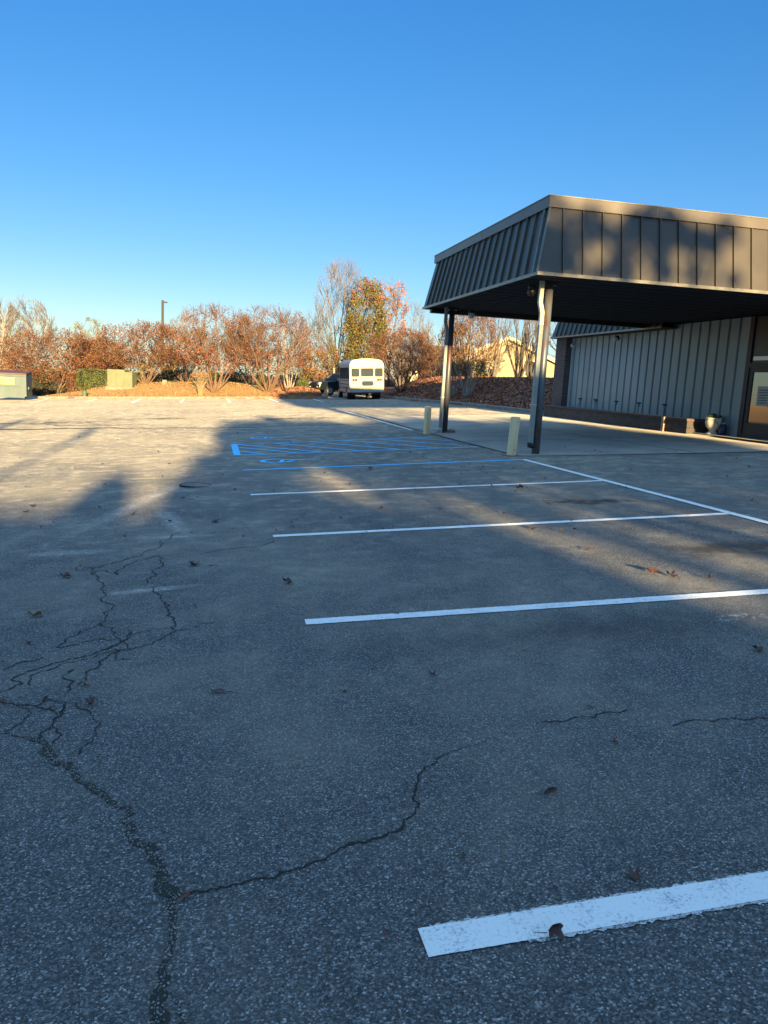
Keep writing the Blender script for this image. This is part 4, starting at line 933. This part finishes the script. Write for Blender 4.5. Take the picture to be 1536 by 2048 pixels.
tree('crape_myrtle',905,46.5,640,78,'slim crape myrtle with grey stems just right of the farther canopy post','tree',CM,stems=6,bark=M_barkpale,twig=M_twigtan,twigs=(20,6,4),leaves=[(M_lrust,900,.05,.3,1)],seed=16,up=1,rad=.045,cz=.6)
tree('crape_myrtle',938,45,606,118,'tall rust crape myrtle in the gap between the two canopy posts','tree',CM,stems=11,bark=M_barkpale,twig=M_twigtan,twigs=(28,6,5),leaves=[(M_lrust,2600,.05,.25,1),(M_lyg,600,.05,.15,.4)],seed=17,up=.9,rad=.045,cz=.6,tw=.009)
tree('bare_tree',985,52,610,110,'bare spreading tree in front of the yellow gable',stems=7,bark=M_barkgrey,twig=M_twiggrey,twigs=(16,5,4),seed=18,up=.8,leaves=[(M_lrust,300,.06,.2,.5)],cz=.6)
tree('bare_tree',1038,56,592,84,'bare many stemmed upright tree left of the nearer canopy post',stems=13,bark=M_barkdark,twig=M_twiggrey,twigs=(18,5,4),seed=19,up=1.2,cz=.55,rad=.09)
tree('bare_tree',1062,50,600,50,'narrow bare dark tree hugging the nearer canopy post',stems=6,bark=M_barkdark,twig=M_twiggrey,twigs=(16,5,4),seed=20,up=1.2,cz=.55,rad=.08)
tree('bare_tree',1128,47,600,120,'dark bare tree between the nearer canopy post and the brick pier',stems=7,fork=.25,bark=M_barkdark,twig=M_twiggrey,twigs=(22,5,4),seed=21,up=.5,cz=.55,rad=.1)
tree('bare_tree',968,62,700,110,'low dark tangled shrubby tree before the yellow house',stems=9,bark=M_barkdark,twig=M_twiggrey,twigs=(22,6,4),seed=22,up=.3,leaves=[(M_lyg,900,.07,.05,.5)])
tree('bare_tree',52,96,596,125,'large pale bare spreading tree at the far left skyline',stems=10,fork=.25,bark=M_barkpale,twig=M_twiggrey,twigs=(30,6,5),seed=23,cz=.55,rad=.16,tw=.022,up=.5)
tree('bare_tree',-12,78,596,110,'bare leaning tree cut by the left edge of the picture',stems=10,fork=.1,bark=M_barkpale,twig=M_twiggrey,twigs=(26,6,5),seed=24,cz=.5,rad=.12,lean=.6,tw=.018)
tree('olive_leaved_tree',180,125,636,68,'distant olive leaved round tree on the left skyline','tree',None,stems=8,fork=.3,bark=M_barkpale,twig=M_twiggrey,twigs=(22,5,3),leaves=[(M_lolive,2400,.13,.3,1)],seed=25,cz=.6,rad=.14,tw=.02)
tree('bare_tree',375,84,628,95,'pale bare tree showing above the trees right of the lamp post',stems=9,bark=M_barkpale,twig=M_twiggrey,twigs=(20,6,4),seed=26,tw=.016)
tree('bare_tree',580,72,625,80,'pale bare arching tree behind the right side of the tall crape myrtles',stems=9,bark=M_barkpale,twig=M_twigtan,twigs=(20,6,4),seed=27)
# ---- pale fountain grass
def grass(px,D):
    p=atD(px,D,780); p.z=TZ(p.x,p.y)
    t=thing('fountain_grass',p,'clump of pale upright canes with a tan plume top on the verge','ornamental grass')
    b=MB()
    for k in range(46):
        a=RN.uniform(0,6.283); o=RN.uniform(0,.15); sp=RN.uniform(.1,.75); h=RN.uniform(1.2,1.75)
        s=p+Vector((math.cos(a)*o,math.sin(a)*o,-.05)); m=s+Vector((math.cos(a)*sp*.3,math.sin(a)*sp*.3,h*.6)); e=s+Vector((math.cos(a)*sp,math.sin(a)*sp,h))
        b.tube([s,m,e],[.014,.011,.006],3,False)
    b.build('canes',simple('cane',(.36,.28,.15),(.27,.2,.11)),t)
    b=MB()
    for k in range(900):
        v=rv(); q_=p+Vector((v.x*.68,v.y*.6,1.5+v.z*.3)); u_=rv()*.07; w_=rv()*.03; b.quad(q_-u_,q_+w_,q_+u_,q_-w_)
    b.build('plume',leafmat('plume',[(.32,.2,.1),(.26,.15,.075),(.37,.25,.13)]),t)
grass(401,57.6)
# ---- shrubs and hedges
def shrub(name,px0,px1,top,D,label,mat,cat='shrub',boxy=False,n=2600,sz=.05,base=None,dep=None,twigs=True):
    c=atD((px0+px1)/2,D,770); rx=(px1-px0)/2*D/F; q=ray((px0+px1)/2,top); zt=CAMZ+q.z/q.dot(fwd)*D; h=zt-c.z; ry=dep or rx*.7
    t=thing(name,c,label,cat)
    b=MB()
    for k in range(n):
        v=rv()
        if boxy:
            m=max(abs(v.x),abs(v.y),abs(v.z)); v=v/m*RN.uniform(.86,1.0); v.z*=1-.12*(v.x*v.x)
        else: v=v.normalized()*RN.uniform(.6,1)*(1+.18*noise.noise(v*3+Vector((px0,0,0))))
        p=c+rt*v.x*rx+Vector((0,1,0))*v.y*ry+Vector((0,0,h*.5+v.z*h*.5))
        u_=rv().normalized()*sz; w_=u_.cross(rv()).normalized()*sz*.6; b.quad(p-u_,p+w_,p+u_,p-w_)
    b.build('foliage',mat,t)
    b=MB()
    for k in range(14):
        v=rv(); b.tube([c+Vector((v.x*.1*rx,v.y*.1*ry,-.1)),c+rt*v.x*rx*.8+Vector((0,v.y*ry*.8,h*RN.uniform(.5,.9)))],[.025,.008],4,False)
    b.build('stems',M_barkdark,t)
shrub('hedge',156,222,738,66,'clipped bright green box hedge left of the green cabinet',M_lgreen,'hedge',True,6500,.055,dep=.8)
shrub('hedge',135,155,746,66.5,'small clipped rust red hedge left of the green hedge',M_lrust,'hedge',True,1500,.05,dep=.5)
shrub('hedge',-30,63,733,70,'rust red clipped hedge behind the dumpster lid',M_lrust,'hedge',True,4200,.06,dep=.7)
shrub('shrub',52,98,744,68,'dark evergreen shrub right of the dumpster',M_ldark,n=3000)
shrub('shrub',88,138,742,69,'loose dark shrub below the farthest left crape myrtle',M_ldark,n=2400)
shrub('shrub',68,120,728,71,'olive green shrub half hidden behind the dark shrubs',M_lyg,n=1300)
shrub('shrub',322,352,734,71,'dark evergreen shrub right of the pale concrete block',M_ldark,n=2600)
shrub('shrub',346,392,738,72,'dark evergreen shrub behind the pale fountain grass',M_ldark,n=2600)
shrub('shrub',412,440,742,68,'round green shrub behind the red leaved crape myrtle',M_lgreen,n=1500)
shrub('shrub',508,534,744,68,'round green shrub left of the right hand tall crape myrtle',M_lgreen,n=1500)
shrub('shrub',592,622,755,66,'small round green shrub above the orange leaf pile',M_lgreen,n=1600)
shrub('shrub',205,262,735,74,'wide dark evergreen shrub behind the green cabinet',M_ldark,n=3000)
shrub('shrub',440,505,742,73,'dark evergreen shrub between the two tall crape myrtles',M_ldark,n=3000)
shrub('shrub',285,325,742,75,'dark evergreen shrub behind the dome shaped crape myrtle trunk',M_ldark,n=2400)
shrub('shrub',262,285,744,68,'small green shrub between cabinet and dome shaped crape myrtle',M_lgreen,n=1300)
shrub('shrub',940,985,745,58,'yellow green shrub on the bank before the yellow house',M_lyg,n=1500)
shrub('shrub',982,1010,755,56,'small green shrub beside the yellow green one on the bank',M_lgreen,n=1000)
shrub('shrub',558,600,748,76,'dark low shrub behind the orange leaf pile',M_ldark,n=1500)
shrub('shrub',655,700,722,72,'dark shrub behind the pickup truck',M_ldark,n=1800)
# far wood
b=MB(); RN=random.Random(5)
for k in range(15000):
    px=RN.uniform(-200,1250); D=RN.uniform(84,130); q=ray(px,740); kk=D/q.dot(fwd); x,y=q.x*kk,q.y*kk; z=TZ(x,y)
    hm=3.2+1.3*noise.noise(Vector((x*.08,y*.08,0)))
    p=Vector((x,y,z+RN.uniform(0,1)**1.2*hm)); u_=rv().normalized()*RN.uniform(.1,.3); w_=u_.cross(rv()).normalized()*.07; b.quad(p-u_,p+w_,p+u_,p-w_)
tag(b.build('scrub_wood',leafmat('scrub',[(.025,.027,.016),(.05,.038,.022),(.018,.022,.012),(.08,.05,.026),(.035,.04,.018)])),'low brown scrub and undergrowth beyond the verge trees','undergrowth',kind='stuff')
# leaf litter
b=MB(); b2=MB()
def litter(bb,n,fx,sz):
    k=0
    while k<n:
        x,y=fx(); d=inset(x,y)
        if d<.12: 
            k+=.2; continue
        z=TZ(x,y)+.02+RN.uniform(0,.05); p=Vector((x,y,z)); u_=rv().normalized()*sz; u_.z*=.6; w_=u_.cross(rv()).normalized()*sz*.7; bb.quad(p-u_,p+w_,p+u_,p-w_); k+=1
litter(b,9000,lambda:(RN.uniform(12.3,19),RN.uniform(31,58)),.075)
litter(b,2600,lambda:(RN.uniform(4,8.3),RN.uniform(55,63)),.07)
tag(b.build('leaf_litter',leafmat('litter',[(.36,.12,.05),(.25,.08,.04),(.45,.19,.08),(.16,.06,.04),(.3,.17,.1)])),'rusty fallen leaves covering the banks','leaf litter',kind='stuff')
litter(b2,6000,lambda:(RN.uniform(-13,5),RN.uniform(57,74)),.06)
tag(b2.build('dry_grass',leafmat('straw',[(.34,.21,.075),(.29,.165,.06),(.4,.27,.11),(.25,.13,.05)])),'straw coloured dry grass on the far verge','dry grass',kind='stuff')
# kerb-side crumbs of leaves on the lot
b=MB()
for k in range(900):
    y=RN.uniform(29,57); x=krX(y)-abs(RN.gauss(0,.5))-.05
    if y<31.2: continue
    s=RN.uniform(.02,.05); a=RN.uniform(0,6.3); z=G(x,y)+.012; b.quad((x,y,z),(x+s*math.cos(a),y+s*math.sin(a),z),(x+s*math.cos(a+1.2),y+s*math.sin(a+1.2),z+.02))
tag(b.build('leaf_crumbs',leafmat('crumbs',[(.2,.13,.09),(.12,.08,.06),(.3,.2,.13)])),'broken leaves gathered against the right hand kerb','leaf litter',kind='stuff')
# ---------------------------------------------------------------- single fallen leaves
LM=[simple('brown_leaf',(.10,.05,.035),(.06,.035,.03),30,.7),simple('red_leaf',(.17,.05,.03),(.11,.035,.025),30,.7),simple('tan_leaf',(.30,.22,.13),(.2,.14,.09),30,.7)]
def leafmesh(kind,seed):
    rr=random.Random(seed); n=9; b=MB()
    outl=[]
    for i in range(24):
        a=i/24*6.283
        if kind=='oak': r_=.5+.28*math.cos(a*1)*0+.22*math.sin(a*5+1)+.12*rr.uniform(-1,1)
        elif kind=='maple': r_=.5+.16*abs(math.cos(a*2.5))**2-.05+.07*rr.uniform(-1,1)
        else: r_=.5+.05*rr.uniform(-1,1)
        x=r_*math.cos(a)*(1 if kind!='oval' else 1.0); y=r_*math.sin(a)*(.8 if kind!='oval' else .45)
        outl.append((x,y))
    cu=rr.uniform(.9,1.7)
    def z(x,y): return .10+cu*(y*y)*.9+.25*cu*x*x+.05*math.sin(9*x+seed)
    for s in (.0,.35,.7,1.0):
        for (x,y) in outl: b.v.append((x*s*(1-.15*cu),y*s*(1-.3*cu),z(x*s,y*s)))
    for k in range(3):
        for i in range(24): j=(i+1)%24; b.f.append((k*24+i,k*24+j,(k+1)*24+j,(k+1)*24+i))
    b.tube([(-.45,0,z(-.45,0)),(-.75,.04,.12),(-.95,.1,.02)],[.02,.016,.012],4)
    return b
def leaf(px,py,size,kind,mi,label,group,tilt=None,stand=0):
    p=hit(px,py); o=leafmesh(kind,int(px*3+py)).build('fallen_leaf',LM[mi],smooth_=True)
    o.location=(p.x,p.y,G(p.x,p.y)+.004+(size*.3 if stand else 0)); o.scale=(size*1.15,)*3
    o.rotation_euler=(R(75) if stand else R(RN.uniform(-12,12)),R(RN.uniform(-12,12)),RN.uniform(0,6.28)if not stand else .3)
    return tag(o,label,'leaf',group)
NG='larger fallen leaves on the near asphalt'
leaf(1103,1868,.062,'maple',0,'curled dark brown leaf standing on the nearest white line',NG,stand=1)
leaf(372,1797,.05,'oval',1,'narrow reddish leaf lying on the fork of the big crack',NG)
leaf(770,1872,.022,'oval',1,'tiny orange brown leaf left of the nearest white line',NG)
leaf(1270,1757,.06,'oak',0,'flat lobed dark leaf just above the nearest white line',NG)
leaf(927,1717,.035,'oak',0,'faint greenish brown leaf low in the middle of the asphalt',NG)
leaf(1094,1592,.07,'oval',0,'narrow dark leaf standing upright on the asphalt, right of centre',NG,stand=1)
leaf(1230,1485,.05,'oval',1,'flat red leaf, right of centre above the upright dark leaf',NG)
leaf(1512,1303,.08,'maple',0,'dark curled leaf near the right edge below the second line',NG)
leaf(1180,1418,.05,'oval',0,'dark leaf at the thin crack right of centre',NG)
leaf(180,1410,.085,'maple',0,'dark curled leaf at left beside the cracked patch',NG)
leaf(172,1373,.06,'oak',2,'pale tan leaf just above the dark curled leaf at left',NG)
leaf(103,1420,.06,'oval',0,'flat brown leaf on the cracks at left',NG)
leaf(4,1404,.05,'oak',1,'small reddish leaf at the left edge',NG)
leaf(435,1387,.085,'oval',0,'long grey brown leaf left of centre on clear asphalt',NG)
leaf(72,1235,.11,'maple',2,'pale flat star shaped leaf near the left edge',NG)
leaf(60,1290,.08,'oval',0,'narrow dull leaf below the pale star shaped leaf',NG)
leaf(388,1132,.12,'maple',0,'curled brown pair like leaf above the faded line stub',NG)
leaf(422,1134,.06,'oval',1,'small orange leaf right of the curled brown leaf',NG)
leaf(132,1156,.09,'maple',0,'dark curled leaf above the crack cluster at left',NG)
leaf(573,1167,.10,'maple',0,'grey brown curled leaf left of the second white line',NG)
leaf(390,1214,.06,'oval',0,'small dark leaf below the faded line stub',NG)
leaf(793,1229,.05,'oval',0,'small dark leaf lying on the second white line',NG)
leaf(1049,1300,.04,'oval',2,'small tan leaf below the second white line',NG)
leaf(688,1383,.035,'oak',2,'tiny pale leaf in the middle of the asphalt',NG)
leaf(865,1352,.05,'oak',0,'flat faded leaf in the middle distance of clear asphalt',NG)
leaf(1303,1147,.11,'maple',1,'red brown leaf in the warm light near the right',NG)
leaf(1343,1155,.10,'oak',0,'brown leaf right of the red brown one in the warm light',NG)
leaf(1175,1102,.09,'oval',1,'reddish leaf between the second and third white lines',NG)
leaf(1065,1060,.09,'maple',1,'red leaf just under the third white line',NG)
leaf(741,940,.16,'maple',1,'bright red leaf below the near blue line',NG)
leaf(1040,978,.13,'maple',0,'dark red leaf below the fourth white line, right of centre',NG)
leaf(432,1045,.10,'maple',0,'dark leaf in the shade left of the third white line',NG)
LM2=[leafmesh(k,i) for i,k in enumerate(('oak','maple','oval'))]
protos=[]
for i,bm_ in enumerate(LM2):
    for j in range(2):
        pass
src=[]
for i in range(3):
    for mi in (0,1,0,2):
        o=leafmesh(('oak','maple','oval')[i],50+i).build('fallen_leaf',LM[mi],smooth_=True); src.append(o)
def far_leaf(x,y,first=[0]):
    i=first[0]; first[0]+=1
    o=src[i] if i<len(src) else src[RN.randrange(len(src))].copy()
    if i>=len(src): C.objects.link(o)
    s=RN.uniform(.03,.075); o.location=(x,y,G(x,y)+.01); o.scale=(s,s,s); o.rotation_euler=(RN.uniform(-.3,.3),RN.uniform(-.3,.3),RN.uniform(0,6.3))
    tag(o,'small curled dry leaf, one of many scattered over the lot','leaf','small dry leaves scattered over the lot')
for (px,py) in ((650,948),(700,972),(762,1020),(855,1003),(920,972),(1030,985),(1090,958),(720,955),(600,985),(548,1006),(425,1046),(560,905),(845,915),(820,907),(1140,882),(1158,902),(1170,905),(1200,905),(1305,897),(1330,892),(1350,905),(1420,945),(1455,955),(1480,915),(1500,960),(1290,955),(1240,975),(1420,970),(1130,897),(1240,862),(700,935),(575,1165),(1010,1050),(1240,1092),(1310,1055),(1420,1160),(1260,1060),(195,918),(118,940),(52,975),(85,995),(316,905),(325,955),(445,952),(470,982),(378,920),(423,905),(60,952),(90,870),(130,930),(40,918),(205,930),(340,1045),(106,1047),(465,1060),(428,1068),(235,880),(170,888),(25,890),(350,868),(280,866),(185,905)):
    p=hit(px,py); far_leaf(p.x,p.y)
for k in range(110):
    px=RN.uniform(0,1536); py=RN.uniform(800,1080)
    if py<860 and px>850: continue
    p=hit(px,py)
    if p.x>13 or inset(p.x,p.y)>-.2: continue
    far_leaf(p.x,p.y)
# manhole
p=hit(391,971); t=thing('manhole',(p.x,p.y,G(p.x,p.y)),'round iron manhole cover set in the shaded asphalt','manhole cover')
b=MB(); b.lathe((p.x,p.y,G(p.x,p.y)-.02),[(.24,0),(.24,.034),(.228,.036),(.222,.028)],28); b.build('frame_ring',M_crack,t)
MB().lathe((p.x,p.y,G(p.x,p.y)-.02),[(.218,0),(.218,.032),(.2,.034)],28).build('cover',simple('iron',(.1,.1,.1),(.2,.19,.18),9,.9,0,bmp=.8),t)
# weeds at the far post foot
q=Vector((6.72,21.95,G(6.72,21.95))); b=MB()
for k in range(160):
    v=rv(); s=q+Vector((v.x*.2,v.y*.1,0)); b.quad(s,s+Vector((.012,0,0)),s+Vector((rv().x*.08,rv().y*.06,RN.uniform(.03,.14))))
tag(b.build('weed_tuft',gm,org=q),'tuft of dry yellow weeds at the foot of the farther canopy post','weeds')
# ---------------------------------------------------------------- what stands behind the photographer (its shadow lies over the lot)
off=math.tan(R(2.7)); TE=math.tan(SUN_EL)
def back(gx,gy,gz,Y):      # point at distance Y whose shadow falls on (gx,gy,gz)
    L=gy-Y; return (gx+off*L, Y, gz+L*TE)
hb=thing('shop_building',(-8,-34,-1),'long low brick building with flat roof behind the photographer','building')
sil=[(-60,-30,-4)]
for gx,gy in ((-60,9.9),(-.72,9.9),(-.72,12.6),(-.45,15.4),(-.3,13.3),(.94,13.4),(1.7,10.4),(3.0,8.0),(3.4,4.6),(16,3.2)):
    L=gy+30; sil.append((gx+off*L if gx>-50 else -60,-30,L*TE+G(max(gx,-8),gy)))
sil.append((sil[-1][0],-30,-4))
MB().prism(sil,(0,-14,0)).build('wall',M_brick,hb)
def back_tree(name,blobs,Y,label,n,sz,dens=1):
    """blobs: shadow-side ellipses (gx,gy,gz,rx,rz,weight) seen from the sun"""
    cx=sum(b[0] for b in blobs)/len(blobs)+off*40
    t=thing(name,(cx,Y,G(cx,Y)),label,'tree'); b=MB()
    tot=sum(bb[3]*bb[4]*bb[5] for bb in blobs); tr=MB(); z0=G(cx,Y)
    for (gx,gy,gz,rx,rz,w_) in blobs:
        X,Yc,Z=back(gx,gy,gz,Y)
        for _ in range(int(n*rx*rz*w_/tot)):
            a=RN.uniform(0,6.283); r_=math.sqrt(RN.uniform(0,1)); v=(math.cos(a)*r_,math.sin(a)*r_)
            r2_=1+.25*noise.noise(Vector((X+v[0]*2,Z+v[1]*2,1)))
            p=Vector((X+v[0]*rx*r2_,Y+RN.uniform(-1,1)*max(rx,.6),Z+v[1]*rz*r2_))
            u_=rv().normalized()*sz; w2=u_.cross(rv()).normalized()*sz*.8; b.quad(p-u_,p+w2,p+u_,p-w2)
        tr.tube([(cx,Y,z0),(cx*.7+X*.3,Y,z0+(Z-z0)*.5),(X,Y,Z)],[.2,.12,.04],6)
    b.build('crown',M_ldark,t); tr.build('trunk',M_barkdark,t)
# left outline features (shadow shapes on the ground)
back_tree('tree',[(-1.48,10.6,-.2,.36,.3,1),(-1.52,12.3,-.2,.22,.17,1)],-32,'slim tree behind the photographer, leftmost',1500,.09)
back_tree('tree',[(.2,15,-.1,.5,.3,1),(.8,16,-.1,.8,.5,1),(2.6,16,0,.9,.35,.9),(4.2,14.2,.1,1.1,.4,.9),(6,13,.2,1.2,.45,.9),(8.5,12,.4,1.6,.5,.9),(10.8,10.5,.5,1.4,.4,.8),(3.5,10.5,.1,1.6,.3,.3),(7,8,.3,2.5,.3,.35),(.9,19,0,.8,.9,.9),(2.4,19,0,1.4,.8,.9),(4.0,21,.1,1.5,.9,1),(6,22.5,.2,1.2,.6,1.1),(3.0,24,.1,2.0,.5,.8),(8.5,20,.3,1.6,.9,.9),(8.0,24,.3,2.4,.45,.9),(11.0,23.5,.5,1.0,.5,1),(5.5,17.5,.2,2,.7,.8),(8.6,16.5,.4,1.6,.7,.9),(10.6,19.6,.4,1.8,.3,1.2),(10.4,16.2,.4,1.3,.25,1.1)],-32,'wide leafy tree behind the photographer, seen between roofs',16000,.15)
# over the canopy face
back_tree('tree',[(6.2,14.4,4.2,.55,.6,.9),(6.9,14.4,4.8,.5,.4,.5),(7.7,14.4,4.3,.35,.7,.55),(8.4,14.4,4.9,.7,.4,1.0),(8.55,14.4,4.1,.28,.4,.6),(9.4,14.4,4.7,.4,.3,.9),(9.3,14.4,4.0,.3,.25,.5),(10.0,14.4,4.95,.28,.2,.8),(10.2,14.4,3.95,.2,.2,.5),(7.2,14.4,3.9,.8,.25,.35),(6.0,14.4,5.1,.6,.25,.5)],-33,'tall tree behind the photographer whose top dapples the canopy front',900,.16)
back_tree('tree',[(-7.2,29,-.5,.15,.6,.6),(-3.8,24.5,-.4,.12,.5,.6),(-12,36,-.7,.3,.3,.4),(2.2,30,0,.5,.3,.4),(1.0,27,0,.8,.25,.5)],-34,'thin high topped tree behind the photographer, farthest left',420,.13)
# brick building far left, mirrored in the glass door
lb=thing('brick_store',(-40,30,-2),'red brick store with a dark roof on the far left side of the lot','building')
MB().box(-52,-38,5,62,-3,2.2).build('wall',brick('red_brick',(.4,.13,.08),(.3,.09,.06),(.4,.35,.3)),lb)
MB().prism([(-37.6,4,2.21),(-52.4,4,2.21),(-45,4,4.2)],(0,59,0)).build('roof',M_fascia,lb)
